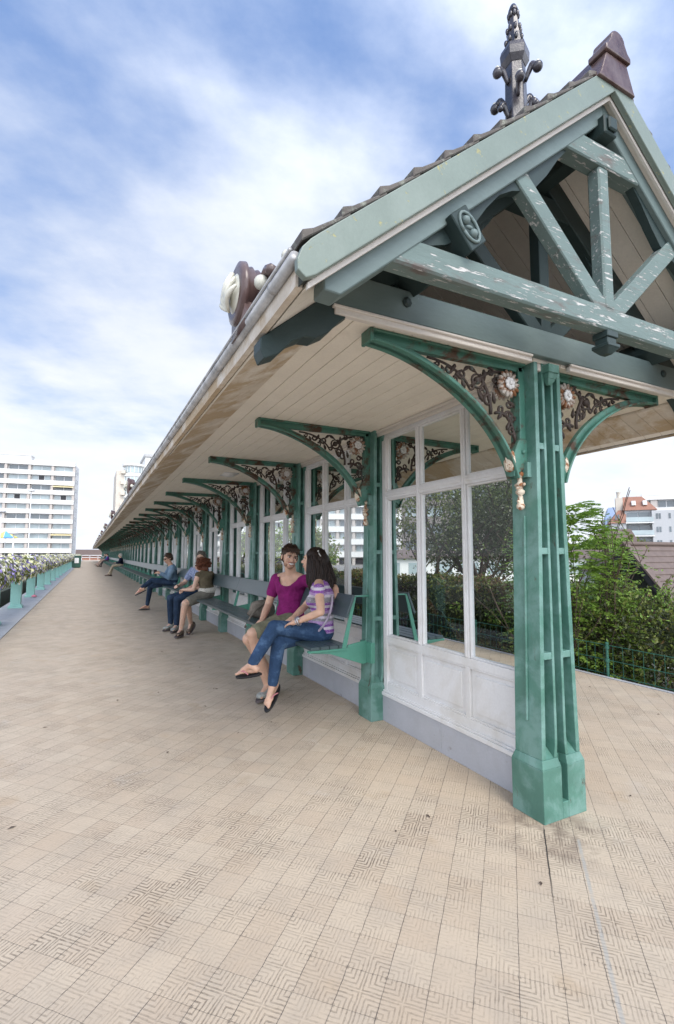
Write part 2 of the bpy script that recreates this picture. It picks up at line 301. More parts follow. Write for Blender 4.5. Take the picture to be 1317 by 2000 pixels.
# ---------------------------------------------------------------- mesh helpers
class MB:
    def __init__(s): s.v = []; s.f = []; s.m = []
    def add(s, vs, fs, m=0):
        o = len(s.v); s.v += [tuple(p) for p in vs]; s.f += [tuple(i+o for i in f) for f in fs]; s.m += [m]*len(fs)
    def hexa(s, b, t, m=0):   # b, t: four points each, same winding
        s.add(list(b)+list(t), [(3, 2, 1, 0), (4, 5, 6, 7), (0, 1, 5, 4), (1, 2, 6, 5), (2, 3, 7, 6), (3, 0, 4, 7)], m)
    def box(s, x0, x1, y0, y1, z0, z1, m=0):
        s.hexa([(x0, y0, z0), (x1, y0, z0), (x1, y1, z0), (x0, y1, z0)], [(x0, y0, z1), (x1, y0, z1), (x1, y1, z1), (x0, y1, z1)], m)
    def tbox(s, xa, xb, ya, yb, z0, z1, m=0):   # tapered: xa=(x0,x1) below, xb above
        s.hexa([(xa[0], ya[0], z0), (xa[1], ya[0], z0), (xa[1], ya[1], z0), (xa[0], ya[1], z0)], [(xb[0], yb[0], z1), (xb[1], yb[0], z1), (xb[1], yb[1], z1), (xb[0], yb[1], z1)], m)
    def prism(s, poly, ax, c0, c1, m=0):
        n = len(poly)
        def P(a, b, c): return (c, a, b) if ax == 'x' else ((a, c, b) if ax == 'y' else (a, b, c))
        vs = [P(a, b, c0) for a, b in poly]+[P(a, b, c1) for a, b in poly]
        s.add(vs, [tuple(range(n-1, -1, -1)), tuple(range(n, 2*n))]+[(i, (i+1) % n, n+(i+1) % n, n+i) for i in range(n)], m)
    def strip(s, A, B, ax, c0, c1, m=0):    # band between two polylines, extruded
        def P(a, b, c): return (c, a, b) if ax == 'x' else ((a, c, b) if ax == 'y' else (a, b, c))
        n = len(A); vs = [P(*p, c) for L_, c in ((A, c0), (B, c0), (A, c1), (B, c1)) for p in L_]; fs = []
        for i in range(n-1):
            a0, b0, a1, b1 = i, n+i, 2*n+i, 3*n+i
            fs += [(a0, b0, b0+1, a0+1), (a1, a1+1, b1+1, b1), (a0, a0+1, a1+1, a1), (b0, b1, b1+1, b0+1)]
        fs += [(0, 2*n, 3*n, n), (n-1, 2*n-1, 4*n-1, 3*n-1)]
        s.add(vs, fs, m)
    def beam(s, p0, p1, w, h, up=(0, 0, 1), m=0):
        p0 = Vector(p0); p1 = Vector(p1); d = (p1-p0).normalized(); u = Vector(up); sd_ = d.cross(u).normalized(); u = sd_.cross(d)
        a = sd_*w/2; b_ = u*h/2
        s.hexa([p0-a-b_, p0+a-b_, p0+a+b_, p0-a+b_], [p1-a-b_, p1+a-b_, p1+a+b_, p1-a+b_], m)
    def tube(s, pts, r, n=8, m=0):
        pts = [Vector(p) for p in pts]; k = len(pts)
        rr = r if isinstance(r, (list, tuple)) else [r]*k
        o = len(s.v); prev = None
        for i, p in enumerate(pts):
            d = (pts[min(i+1, k-1)]-pts[max(i-1, 0)]).normalized()
            if prev is None:
                a = d.orthogonal().normalized()
            else:
                a = (prev-d*prev.dot(d)); a = a.normalized() if a.length > 1e-6 else d.orthogonal().normalized()
            prev = a; b_ = d.cross(a)
            for j in range(n):
                an = 2*PI*j/n; s.v.append(tuple(p+(a*math.cos(an)+b_*math.sin(an))*rr[i]))
        for i in range(k-1):
            for j in range(n):
                s.f.append((o+i*n+j, o+i*n+(j+1) % n, o+(i+1)*n+(j+1) % n, o+(i+1)*n+j)); s.m.append(m)
        s.f.append(tuple(o+j for j in range(n-1, -1, -1))); s.f.append(tuple(o+(k-1)*n+j for j in range(n))); s.m += [m, m]
    def lathe(s, prof, c=(0, 0, 0), n=16, ax='z', m=0, ph=0):
        o = len(s.v); k = len(prof)
        for r, h in prof:
            for j in range(n):
                an = 2*PI*j/n+ph; a, b_ = r*math.cos(an), r*math.sin(an)
                q = (a, b_, h) if ax == 'z' else ((a, h, b_) if ax == 'y' else (h, a, b_))
                s.v.append((c[0]+q[0], c[1]+q[1], c[2]+q[2]))
        for i in range(k-1):
            for j in range(n):
                s.f.append((o+i*n+j, o+i*n+(j+1) % n, o+(i+1)*n+(j+1) % n, o+(i+1)*n+j)); s.m.append(m)
        s.f.append(tuple(o+j for j in range(n-1, -1, -1))); s.f.append(tuple(o+(k-1)*n+j for j in range(n))); s.m += [m, m]
    def ball(s, c, r, n=12, m=0, mat=None):
        r = r if isinstance(r, (list, tuple)) else (r, r, r)
        o = len(s.v); k = max(4, n//2+1)
        def T(x, y, z):
            p = Vector((x*r[0], y*r[1], z*r[2]))
            if mat is not None: p = mat @ p
            return (c[0]+p.x, c[1]+p.y, c[2]+p.z)
        s.v.append(T(0, 0, -1))
        for i in range(1, k):
            ph = -PI/2+PI*i/k
            for j in range(n): s.v.append(T(math.cos(ph)*math.cos(2*PI*j/n), math.cos(ph)*math.sin(2*PI*j/n), math.sin(ph)))
        s.v.append(T(0, 0, 1)); e = len(s.v)-1
        for j in range(n):
            s.f.append((o, o+1+(j+1) % n, o+1+j)); s.f.append((e, e-n+j, e-n+(j+1) % n)); s.m += [m, m]
        for i in range(k-2):
            for j in range(n):
                a = o+1+i*n; s.f.append((a+j, a+(j+1) % n, a+n+(j+1) % n, a+n+j)); s.m.append(m)
    def cap(s, p0, r0, p1, r1, n=12, m=0):
        s.ball(p0, r0, n, m); s.ball(p1, r1, n, m)
        if (Vector(p1)-Vector(p0)).length > 1e-5: s.tube([p0, p1], [r0, r1], n, m)
    def mesh(s, name, mats, smooth=False):
        me = bpy.data.meshes.new(name); me.from_pydata(s.v, [], s.f)
        mats = mats if isinstance(mats, (list, tuple)) else [mats]
        for x in mats: me.materials.append(M_[x] if isinstance(x, str) else x)
        if len(mats) > 1: me.polygons.foreach_set('material_index', s.m)
        if smooth: me.polygons.foreach_set('use_smooth', [True]*len(me.polygons))
        me.update()
        return me
    def build(s, name, mats, parent=None, smooth=False, bevel=0, loc=None, label=None, seg=1):
        o = bpy.data.objects.new(name, s.mesh(name, mats, smooth)); COL.objects.link(o)
        o.parent = parent
        if loc is not None: o.location = loc
        if bevel:
            b = o.modifiers.new('bevel', 'BEVEL'); b.width = bevel; b.segments = seg; b.limit_method = 'ANGLE'; b.angle_limit = R(40)
        if label: o['label'] = label
        return o
def fixn(o):
    me = o.data
    import bmesh
    bm = bmesh.new(); bm.from_mesh(me); bmesh.ops.recalc_face_normals(bm, faces=bm.faces); bm.to_mesh(me); bm.free()
def tag(o, label, cat, group=None, kind=None):
    o['label'] = label; o['category'] = cat
    if group: o['group'] = group
    if kind: o['kind'] = kind
    return o
def struct(o):
    o['kind'] = 'structure'; return o
def empty(name, loc=(0, 0, 0), rz=0):
    o = bpy.data.objects.new(name, None); COL.objects.link(o); o.location = loc; o.rotation_euler = (0, 0, rz); o.empty_display_size = .1
    return o
def kids(o): return [c for c in COL.objects if c.parent == o]
CH = {}
def dup(o, loc=None, parent='same', rz=None):
    r = o.copy(); COL.objects.link(r)
    if parent != 'same': r.parent = parent
    if loc is not None: r.location = loc
    if rz is not None: r.rotation_euler = (0, 0, rz)
    for c in list(o.children):
        k = c.copy(); COL.objects.link(k); k.parent = r
        for g in list(c.children):
            q = g.copy(); COL.objects.link(q); q.parent = k
    return r
def arc(c, r, a0, a1, n): return [(c[0]+r*math.cos(a0+(a1-a0)*i/n), c[1]+r*math.sin(a0+(a1-a0)*i/n)) for i in range(n+1)]
def bez(pts, n=20):
    out = []
    for i in range(n+1):
        t = i/n; P = [Vector(p) for p in pts]
        while len(P) > 1: P = [P[j].lerp(P[j+1], t) for j in range(len(P)-1)]
        out.append(tuple(P[0]))
    return out
def cat_rom(pts, n=6):
    P = [Vector(p) for p in pts]; P = [P[0]*2-P[1]]+P+[P[-1]*2-P[-2]]; out = []
    for i in range(1, len(P)-2):
        for k in range(n):
            t = k/n; a, b_, c, d = P[i-1], P[i], P[i+1], P[i+2]
            out.append(tuple(.5*((2*b_)+(c-a)*t+(2*a-5*b_+4*c-d)*t*t+(3*b_-a-3*c+d)*t**3)))
    out.append(tuple(P[-2])); return out

# ---------------------------------------------------------------- ground
S = 1.625; NB = 58; YE = NB*S
m = MB(); m.box(-500, 500, -200, 700, -3.0, -1.2); struct(m.build('ground', 'asphalt'))
m = MB(); m.box(-3.31, 2.75, -14, 118, -1.19, 0); struct(m.build('promenade', 'floor'))
m = MB(); m.box(-4.0, -3.312, -14, 118, -1.19, .012)
m.box(2.752, 2.805, -14, 118, -1.19, .006)
struct(m.build('kerb', 'kerb'))
m = MB(); m.hexa([(2.807, -14, -1.19), (9, -14, -1.19), (9, 118, -1.19), (2.807, 118, -1.19)], [(2.807, -14, -.05), (8, -14, -1.1), (8, 118, -1.1), (2.807, 118, -.05)])
struct(m.build('earth_bank', 'soil'))

# ---------------------------------------------------------------- the shelter
SH = empty('promenade_shelter')
tag(SH, 'long green and cream cast iron shelter with glazed middle wall and pitched tiled roof', 'shelter')

# --- one cast iron column with all its ornament
def column_mesh():
    m = MB()
    m.box(-.152, -.021, -.10, .10, 0, .25); m.box(.021, .152, -.10, .10, 0, .25); m.box(-.021, .021, -.10, .10, 0, .08)
    m.box(-.021, .021, -.06, .06, .08, .25)
    for s in (-1, 1):
        a = (-.152, -.021) if s < 0 else (.021, .152); b = (-.138, -.030) if s < 0 else (.030, .138)
        m.tbox(a, b, (-.10, .10), (-.086, .086), .25, .29)
    m.box(-.022, .022, -.05, .05, .25, .29)
    def wz(z): return .138+(.107-.138)*(z-.29)/(1.46-.29) if z < 1.46 else .107+(.098-.107)*(z-1.46)/(2.3-1.46)
    zs = [.29, .62, 1.0, 1.46, 1.9, 2.315]
    m.prism([(-wz(z)+.005, z) for z in zs]+[(wz(z)-.005, z) for z in reversed(zs)], 'y', -.028, .028)      # web
    for s in (-1, 1):
        m.prism([(s*wz(z), z) for z in zs]+[(s*(wz(z)-.027), z) for z in reversed(zs)], 'y', -.085, .085)
        pr = [(.031, .29), (.030, .305), (.0255, .35), (.024, .40), (.024, 2.315)]
        m.prism([(s*x, z) for x, z in pr]+[(s*(x+(.022 if z < .3 else (.020 if z < .32 else .017))), z) for x, z in reversed(pr)], 'y', -.0845, .0845)
    for z in (.785, 1.315, 1.865):
        w = wz(z)-.02
        m.box(-w, -.035, -.081, .081, z-.017, z+.017); m.box(.035, w, -.081, .081, z-.017, z+.017)
    for s in (-1, 1):    # sloping web feet
        m.tbox(sorted((s*.05, s*.118)), sorted((s*.05, s*.118)), (-.086, .086), (-.03, .03), .285, .335)
        m.tube([(s*.139, 0, .46), (s*.110, 0, 1.50)], .0075, 8)
        m.box(*sorted((s*.095, s*.13)), -.05, .05, 1.70, 1.78)
    # corbel at the top
    for s in (-1, 1):
        y = s*.10
        m.tbox((-.028, .028), (-.036, .036), sorted((s*.08, s*.115)), sorted((s*.08, s*.125)), 2.225, 2.255)
        m.box(-.040, .040, *sorted((s*.08, s*.13)), 2.255, 2.30); m.tbox((-.012, .012), (-.028, .028), sorted((s*.083, s*.10)), sorted((s*.083, s*.115)), 2.195, 2.225)
    return m
ARCH = [(1.07, 2.258), (.95, 2.246), (.84, 2.222), (.72, 2.182), (.60, 2.128), (.50, 2.070), (.41, 2.005), (.33, 1.930), (.265, 1.850), (.215, 1.765), (.185, 1.69)]
def smoothline(P, n=4): return [(p[0], p[1]) for p in cat_rom([(a, b, 0) for a, b in P], n)]
def offset(P, d):
    out = []
    for i in range(len(P)):
        a = Vector(P[max(i-1, 0)]); b = Vector(P[min(i+1, len(P)-1)]); t = (b-a).normalized(); n = Vector((-t.y, t.x))
        out.append((P[i][0]+n.x*d, P[i][1]+n.y*d))
    return out
def bracket_mesh(s):
    m = MB(); A = smoothline(ARCH); B = offset(A, -.042)   # towards the corner
    if B[10][1] < A[10][1]: B = offset(A, .042)
    B = [(max(x, .11), min(z, 2.285)) for x, z in B]
    C2 = offset(A, .012 if B[10][1] > A[10][1] and offset(A, .01)[10][1] > A[10][1] else -.012)
    f = lambda P: [(s*x, z) for x, z in P]
    m.strip(f(A), f(B), 'y', -.016, .016)
    m.strip(f(A), f(C2), 'y', -.042, .042)
    m.prism(f([(1.07, 2.258), (1.07, 2.312), (.11, 2.312), (.11, 2.272)]), 'y', -.018, .018)
    m.prism(f([(1.072, 2.300), (1.072, 2.3125), (.11, 2.3125), (.11, 2.300)]), 'y', -.042, .042)
    m.prism(f([(1.073, 2.250), (1.073, 2.313), (1.055, 2.313), (1.055, 2.250)]), 'y', -.043, .043)
    m.prism(f([(.09, 1.78), (.142, 1.90), (.142, 2.30), (.09, 2.30)]), 'y', -.018, .018)
    m.prism(f([(.146, 1.95), (.152, 1.95), (.152, 2.28), (.146, 2.28)]), 'y', -.030, .030)
    # foot lug with bolt
    m.prism(f([(.09, 1.77), (.20, 1.70), (.205, 1.80), (.16, 1.90), (.09, 1.90)]), 'y', -.026, .026)
    for y in (-.03, .03):
        m.ball((s*.135, y, 1.835), .012, 8)
    return m
def scroll_mesh(s):
    m = MB(); f = lambda x, z: (s*x, 0, z)
    def spiral(cx, cz, r, turns, a0, dirn, r2=.2, th=.009):
        n = int(14*turns); return m.tube([f(cx+math.cos(a0+dirn*2*PI*turns*i/n)*r*(1-(1-r2)*i/n), cz+math.sin(a0+dirn*2*PI*turns*i/n)*r*(1-(1-r2)*i/n)) for i in range(n+1)], [th*(1-.4*i/n) for i in range(n+1)], 5)
    def curve(P, th=.009): m.tube(bez([f(*p) for p in P], 8), th, 5)
    def leafy(x, z, a, l, w=.012):
        p = [f(x+math.cos(a)*l*t, z+math.sin(a)*l*t) for t in (0, .3, .6, 1)]; m.tube(p, [.005, w, w*.8, .002], 5)
    spiral(.415, 2.185, .042, .95, 2.6, 1, .75, .009); m.ball(f(.415, 2.185), (.022, .02, .022), 10)
    curve([(.145, 2.25), (.26, 2.27), (.35, 2.26), (.455, 2.15)])
    curve([(.33, 2.02), (.32, 2.10), (.36, 2.16), (.40, 2.22)], .010)
    spiral(.52, 2.205, .030, 1.0, 0, -1, .3); spiral(.60, 2.215, .022, 1.0, 3, 1, .3); spiral(.67, 2.232, .016, 1, 0, -1, .3, .007)
    spiral(.325, 2.245, .024, 1.1, 1, 1, .3); spiral(.345, 2.09, .032, 1.1, 2, -1, .3)
    spiral(.20, 2.02, .034, 1.1, 0, 1, .3); spiral(.185, 1.945, .024, 1.1, 2, -1, .3); spiral(.255, 2.055, .026, 1, 4, 1, .3)
    spiral(.165, 2.265, .018, 1, 3, 1, .3, .007)
    curve([(.73, 2.25), (.60, 2.25), (.50, 2.20), (.47, 2.14)], .007)
    curve([(.16, 1.88), (.17, 2.0), (.22, 2.06), (.30, 2.03)], .009)
    spiral(.29, 2.20, .030, 1.2, 5, -1, .2); spiral(.46, 2.145, .020, 1, 2, 1, .3, .008); spiral(.38, 2.125, .022, 1, 0, 1, .3, .008); spiral(.20, 2.09, .022, 1, 3, 1, .3, .008); spiral(.56, 2.165, .018, 1, 1, 1, .3, .007); spiral(.165, 2.02, .018, 1, 1, -1, .3, .007)
    for (x, z, a, l) in ((.47, 2.25, 3.6, .06), (.47, 2.25, 5.6, .05), (.56, 2.19, 2.5, .06), (.37, 2.25, 4.6, .06), (.30, 2.08, 1.4, .06), (.28, 2.0, 2.2, .07), (.17, 1.99, 1.0, .07), (.16, 2.08, .6, .06), (.38, 2.08, 1.0, .07), (.50, 2.13, 1.2, .05), (.63, 2.19, 1.2, .04), (.165, 1.9, 1.5, .06), (.22, 1.95, 2.0, .06), (.56, 2.245, 5.0, .04)): leafy(x, z, a, l)
    return m
def rosette_mesh(s):
    m = MB()
    for sy in (-1, 1):
        c = (s*.222, sy*.012, 2.190)
        m.lathe([(.052, 0), (.068, 0), (.062, sy*.012), (.040, sy*.016)], c, 20, 'y', 0)
        for k in range(14):
            a = 2*PI*k/14; mt = Matrix.Rotation(-a, 3, 'Y')
            m.ball((c[0]+math.cos(a)*.054, c[1]+sy*.014, c[2]+math.sin(a)*.054), (.024, .011, .0113), 8, 0, mt)
        for k in range(7):
            a = 2*PI*k/7+.2; m.ball((c[0]+math.cos(a)*.021, c[1]+sy*.024, c[2]+math.sin(a)*.021), (.014, .009, .014), 8, 1)
        m.ball((c[0], c[1]+sy*.030, c[2]), (.011, .009, .011), 8, 1)
    return m
def pendant_mesh(s):
    m = MB(); X = s*.165
    for k in range(5):
        a = (k-2)*.35; m.ball((X+s*.055+s*.007*abs(k-2)*-1, math.sin(a)*.034, 1.785), (.017, .010, .054), 8)
    m.ball((X+s*.040, 0, 1.775), (.028, .036, .050), 10)
    prof = [(.010, 1.745), (.014, 1.735), (.026, 1.725), (.024, 1.712), (.014, 1.705), (.015, 1.68), (.020, 1.672), (.032, 1.664), (.020, 1.655), (.016, 1.640), (.028, 1.630), (.027, 1.618), (.013, 1.608), (.017, 1.59), (.020, 1.565), (.026, 1.555), (.024, 1.54), (.008, 1.53)]
    z0 = 1.53
    m.lathe([(r*.86, z) for r, z in prof], (s*.135, 0, 0), 10, 'z')
    for y in (-.026, .026): m.ball((s*.135, y, 1.664), .010, 6)
    m.ball((s*.155, 0, 1.645), .009, 6); m.ball((s*.152, 0, 1.575), .008, 6)
    return m
colm = column_mesh()
col0 = colm.build('column', 'iron', SH, bevel=.004, seg=2); fixn(col0)
for s in (-1, 1):
    b = bracket_mesh(s).build('bracket', 'iron_rust', col0, bevel=.003); fixn(b)
    scroll_mesh(s).build('scrollwork', 'scroll', col0, smooth=True)
    b = rosette_mesh(s).build('rosette', ['rosette', 'rosette_heart'], col0, smooth=True); fixn(b)
    b = pendant_mesh(s).build('pendant', 'pendant', col0, smooth=True); fixn(b)
for k in range(1, NB+1):
    c = dup(col0, (0, k*S, 0))
    if k > 26:
        for q in list(c.children):
            if q.name.startswith(('scrollwork', 'pendant')) and k > 34: bpy.data.objects.remove(q)

# --- one glazed bay of the middle wall
def bay():
    m = MB(); y0, y1 = .088, S-.088; a, b = -.028, .028
    m.box(a, b, y0, y0+.055, .222, 2.308); m.box(a, b, y1-.055, y1, .222, 2.308)
    A = y0+.055; B = y1-.055
    m.box(a+.001, b-.001, A, B, 2.245, 2.306)
    m.box(a+.001, b-.001, A, B, .602, .655); m.box(a+.001, b-.001, A, B, .222, .29)
    ys = (.565, 1.055); sp = [A, ys[0]-.021, ys[0]+.021, ys[1]-.021, ys[1]+.021, B]
    for y in ys:
        m.box(a+.002, b-.002, y-.021, y+.021, .29, .602); m.box(a, b, y-.019, y+.019, .655, 2.245)
        m.box(a-.006, b+.006, y-.007, y+.007, .66, 2.24)
    for i in (0, 2, 4):
        q0, q1 = sp[i], sp[i+1]
        if i > 0: q0 -= .002
        if i < 4: q1 += .002
        m.box(a+.002, b-.002, q0, q1, 1.742, 1.80); m.box(a-.004, b+.004, q0, q1, 1.762, 1.780)
        m.box(-.009, .009, sp[i], sp[i+1], .29, .602)                      # panel
        m.box(-.016, .016, sp[i]+.045, sp[i+1]-.045, .335, .557)
        for (z0, z1) in ((.655, 1.742), (1.80, 2.245)):                    # glazing beads
            m.box(-.016, .016, sp[i], sp[i]+.012, z0, z1); m.box(-.016, .016, sp[i+1]-.012, sp[i+1], z0, z1)
            m.box(-.0155, .0155, sp[i]+.012, sp[i+1]-.012, z0, z0+.012); m.box(-.0155, .0155, sp[i]+.012, sp[i+1]-.012, z1-.012, z1)
        m.box(-.024, .024, sp[i], sp[i+1], .29, .303); m.box(-.024, .024, sp[i], sp[i+1], .59, .602)
    m.box(-.052, .052, y0-.01, y1+.01, .196, .222); m.box(-.040, .040, y0-.006, y1+.006, .222, .236)
    f = m.build('glazed_screen', 'white', SH, bevel=.0025); f.location = (0, 0, 0)
    for i in (0, 2, 4):
        for (z0, z1) in ((.655, 1.742), (1.80, 2.245)):
            g = MB(); g.add([(0, sp[i], z0), (0, sp[i+1], z0), (0, sp[i+1], z1), (0, sp[i], z1)], [(0, 1, 2, 3)]); g.build('pane', 'glass', f)
    p = MB(); p.box(-.044, .044, .098, S/2-.001, 0, .196); p.box(-.044, .044, S/2+.001, S-.098, 0, .196)
    p.build('plinth', 'plinth', f, bevel=.002)
    return f
bay0 = bay()
for k in range(1, NB): dup(bay0, (0, k*S, 0))

# --- ceiling boards, edge trim, eaves, gutters
m = MB(); nb = 12; wbd = 1.27/nb
for s in (-1, 1):
    for i in range(nb):
        x0 = s*(i*wbd+.002); x1 = s*((i+1)*wbd-.002)
        if i == 0: x0 = 0
        m.box(min(x0, x1), max(x0, x1), -.085, YE+.2, 2.313, 2.330)
m.build('ceiling_boards', 'cream', SH, bevel=.002)
m = MB(); m.box(-1.27, 1.27, -.084, YE+.2, 2.331, 2.345); m.build('ceiling_backing', 'cream_trim', SH)
m = MB()
for s in (-1, 1):
    m.box(*sorted((s*.031, s*.062)), -.08, YE, 2.270, 2.3125); m.box(*sorted((s*.062, s*.078)), -.08, YE, 2.292, 2.3125)
m.build('cornice_moulding', 'cream_trim', SH, bevel=.004)
m = MB(); m.box(-1.285, -.145, -.116, -.087, 2.292, 2.331); m.box(-1.295, -.145, -.126, -.087, 2.316, 2.329); m.box(.145, 1.285, -.116, -.087, 2.292, 2.331); m.box(.145, 1.295, -.126, -.087, 2.316, 2.329)
m.build('edge_moulding', 'cream_trim', SH, bevel=.003)
ZR = 3.50; SL = .857
def ru(x): return ZR-SL*abs(x)      # underside of the roof
for s in (-1, 1):
    m = MB()
    m.strip([(s*1.271, 2.300), (s*1.45, 2.232), (s*1.575, 2.176)], [(s*1.271, 2.335), (s*1.45, 2.262), (s*1.575, 2.198)], 'y', -.012, YE+.2)
    m.prism([(s*1.575, 2.15), (s*1.60, 2.15), (s*1.60, 2.235), (s*1.575, 2.235)], 'y', -.46, YE+.2)
    n = 0; y = -.01
    while y < YE:      # short cross boards, worn
        m.prism([(s*1.275, 2.296), (s*1.565, 2.172), (s*1.565, 2.178), (s*1.275, 2.302)], 'y', y, y+.118); y += .121
    o = m.build('eaves_soffit', 'stain', SH); fixn(o)
    m = MB(); m.lathe([(.021, -.49), (.021, YE+.3)], (s*1.612, 0, 2.228), 14, 'y'); m.lathe([(.007, -.49), (.007, YE+.3)], (s*1.630, 0, 2.250), 8, 'y')
    k = 0
    while k*.8125 < YE: m.lathe([(.0225, -.3+k*.8125), (.0225, -.28+k*.8125)], (s*1.612, 0, 2.228), 14, 'y'); k += 1
    m.build('gutter', 'zinc', SH, smooth=True)
    # underside boards of the gable, running up the slope
    m = MB(); y = -.50
    L = math.hypot(1, SL)
    for i in range(26):
        m.prism([(s*.0, ru(0)), (s*1.56, ru(1.56)), (s*1.56, ru(1.56)+.012), (s*.0, ru(0)+.012)], 'y', y+.002, y+.118); y += .12
    o = m.build('roof_boarding', 'attic_boards', SH); fixn(o)
    m = MB(); m.prism([(0, ru(0)+.013), (s*1.59, ru(1.59)+.013), (s*1.59, ru(1.59)+.05), (0, ru(0)+.05)], 'y', -.505, YE+.3)
    m.build('roof_deck', 'attic', SH)
    # tile courses
    m = MB(); nc = 11; cw = 1.575/nc
    for i in range(nc):
        xa, xb = i*cw-.01, (i+1)*cw+.012; za, zb = ru(xa)+.075, ru(xb)+.075
        ny = 1
        m.prism([(s*xa, za+.06), (s*xb, zb+.072), (s*xb, zb+.098), (s*xa, za+.075)], 'y', -.515+.0007*i, YE+.3)
        for j in range(80):      # rounded nibs at the lower edge of the nearer tiles
            yy = -.522+j*.16
            m.prism([(s*(xb-.03), zb+.095), (s*(xb+.012), zb+.062), (s*(xb+.012), zb+.100), (s*(xb-.03), zb+.118)], 'y', yy+.004+.0007*i, yy+.15)
    o = m.build('roof_tiles', 'rooftile', SH, bevel=.004); fixn(o)
# closing wall inside the roof space
m = MB(); m.prism([(-1.3, 2.346), (1.3, 2.346), (0, 3.49)], 'y', 2.5, 2.52); m.prism([(-1.5, 2.2), (1.5, 2.2), (0, 3.49)], 'y', YE+.2, YE+.25); m.build('attic_wall', 'wood_dark', SH)

# --- bargeboards with rounded feet
for s in (-1, 1):
    P = [(0, ru(0)+.000), (1.560, ru(1.560)), (1.592, ru(1.592)+.010), (1.620, ru(1.62)+.055), (1.622, ru(1.622)+.090), (1.605, ru(1.605)+.120), (1.575, ru(1.575)+.130), (1.54, ru(1.54)+.132), (0, ru(0)+.132)]
    m = MB(); m.prism([(s*a, b) for a, b in P], 'y', -.530, -.502)
    o = m.build('bargeboard', 'barge', SH, bevel=.004, seg=2); fixn(o)
    m = MB(); m.prism([(s*a, b) for a, b in ((0, ru(0)-.022), (1.575, ru(1.575)-.022), (1.575, ru(1.575)-.001), (0, ru(0)-.001))], 'y', -.501, -.488)
    o = m.build('verge_fillet', 'cream_trim', SH); fixn(o)

# --- trusses
def truss(y0, y1, zt0, zt1, name, tiemat, front):
    t = MB(); hw = (ZR-.07-zt0)/SL if front else 1.27
    if front:
        x0 = (ZR-.055-zt0)/SL; x1 = (ZR-.055-zt1)/SL
        t.prism([(-x0, zt0), (x0, zt0), (x1, zt1), (-x1, zt1)], 'y', y0+.006, y1-.006)
    else:
        t.prism([(-1.29, zt0), (1.29, zt0), (1.16, zt1), (-1.16, zt1)], 'y', y0-.014, y1-.006)
    o = t.build('tie_beam', tiemat, SH, bevel=.008 if front else .004); fixn(o)
    for s in (-1, 1):
        r = MB(); d = .105
        if front:
            r.prism([(0, ru(0)-.002), (s*1.50, ru(1.50)-.002), (s*1.50, ru(1.50)-.05), (s*1.44, ru(1.44)-d), (0, ru(0)-d)], 'y', y0, y1)
        else:
            # tail carved with a cyma under the eaves
            xs = [(1.60, -.002), (1.60, -.045), (1.585, -.095), (1.53, -.115), (1.47, -.100), (1.42, -.115), (1.37, -.155), (1.31, -.170), (1.26, -.155), (0, -.155)]
            r.prism([(0, ru(0)-.002)]+[(s*a, ru(a)+b_) for a, b_ in xs], 'y', y0, y1)
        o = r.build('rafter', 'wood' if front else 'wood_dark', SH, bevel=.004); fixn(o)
        q = MB(); zb = zt1-.005
        q.beam((s*.035, (y0+y1)/2, zb-.01), (s*.56, (y0+y1)/2, ru(.56)-d+.01), y1-y0-.03, .088, (0, 0, 1))
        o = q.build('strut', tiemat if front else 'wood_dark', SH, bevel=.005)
        # curved brace under the rafter
        A = []; B = []
        for i in range(13):
            u = i/12; x = .24+(1.12-.24)*u
            A.append((s*x, ru(x)-d+.003)); bul = .075*math.sin(u*PI*2)**2+.015
            B.append((s*x, ru(x)-d-bul))
        q = MB(); q.strip(A, B, 'y', (y0+y1)/2-.02, (y0+y1)/2+.02); o = q.build('curved_brace', 'wood_dark', SH); fixn(o)
    k = MB(); zc = 3.165
    k.box(-.036, .036, y0+.012, y1-.012, zt1-.004, zc+.004)
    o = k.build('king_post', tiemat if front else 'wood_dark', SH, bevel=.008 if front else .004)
    c = MB(); xa = (ZR-d-zc)/SL; xb = (ZR-d-zc-.11)/SL
    P = [(-xa-.01, zc), (-.07, zc), (.07, zc), (xa+.01, zc), (xb+.01, zc+.11), (-xb-.01, zc+.11)]
    c.prism(P, 'y', y0+.004, y1-.004)
    o = c.build('collar_beam', tiemat if front else 'wood_dark', SH, bevel=.006); fixn(o)
    if front:
        d_ = MB(); yc = (y0+y1)/2
        d_.box(-.040, .040, yc-.040, yc+.040, zt0-.030, zt0); d_.box(-.033, .033, yc-.033, yc+.033, zt0-.060, zt0-.030)
        d_.box(-.044, .044, yc-.044, yc+.044, zt0-.078, zt0-.060); d_.tbox((-.018, .018), (-.042, .042), (yc-.018, yc+.018), (yc-.042, yc+.042), zt0-.105, zt0-.078)
        d_.build('drop_finial', 'wood_dark', SH, bevel=.003)
truss(-.465, -.375, 2.345, 2.455, 'front', 'wood_peel', True)
truss(-.105, -.015, 2.333, 2.478, 'rear', 'wood', False)
for yy in (1.52, ):
    pass
# bolts on the lower tie beam
m = MB()
for x in (-.93, 1.0): m.lathe([(.022, -.118), (.024, -.126), (.012, -.134)], (x, 0, 2.42), 8, 'y')
m.build('bolt', 'wood_dark', SH)
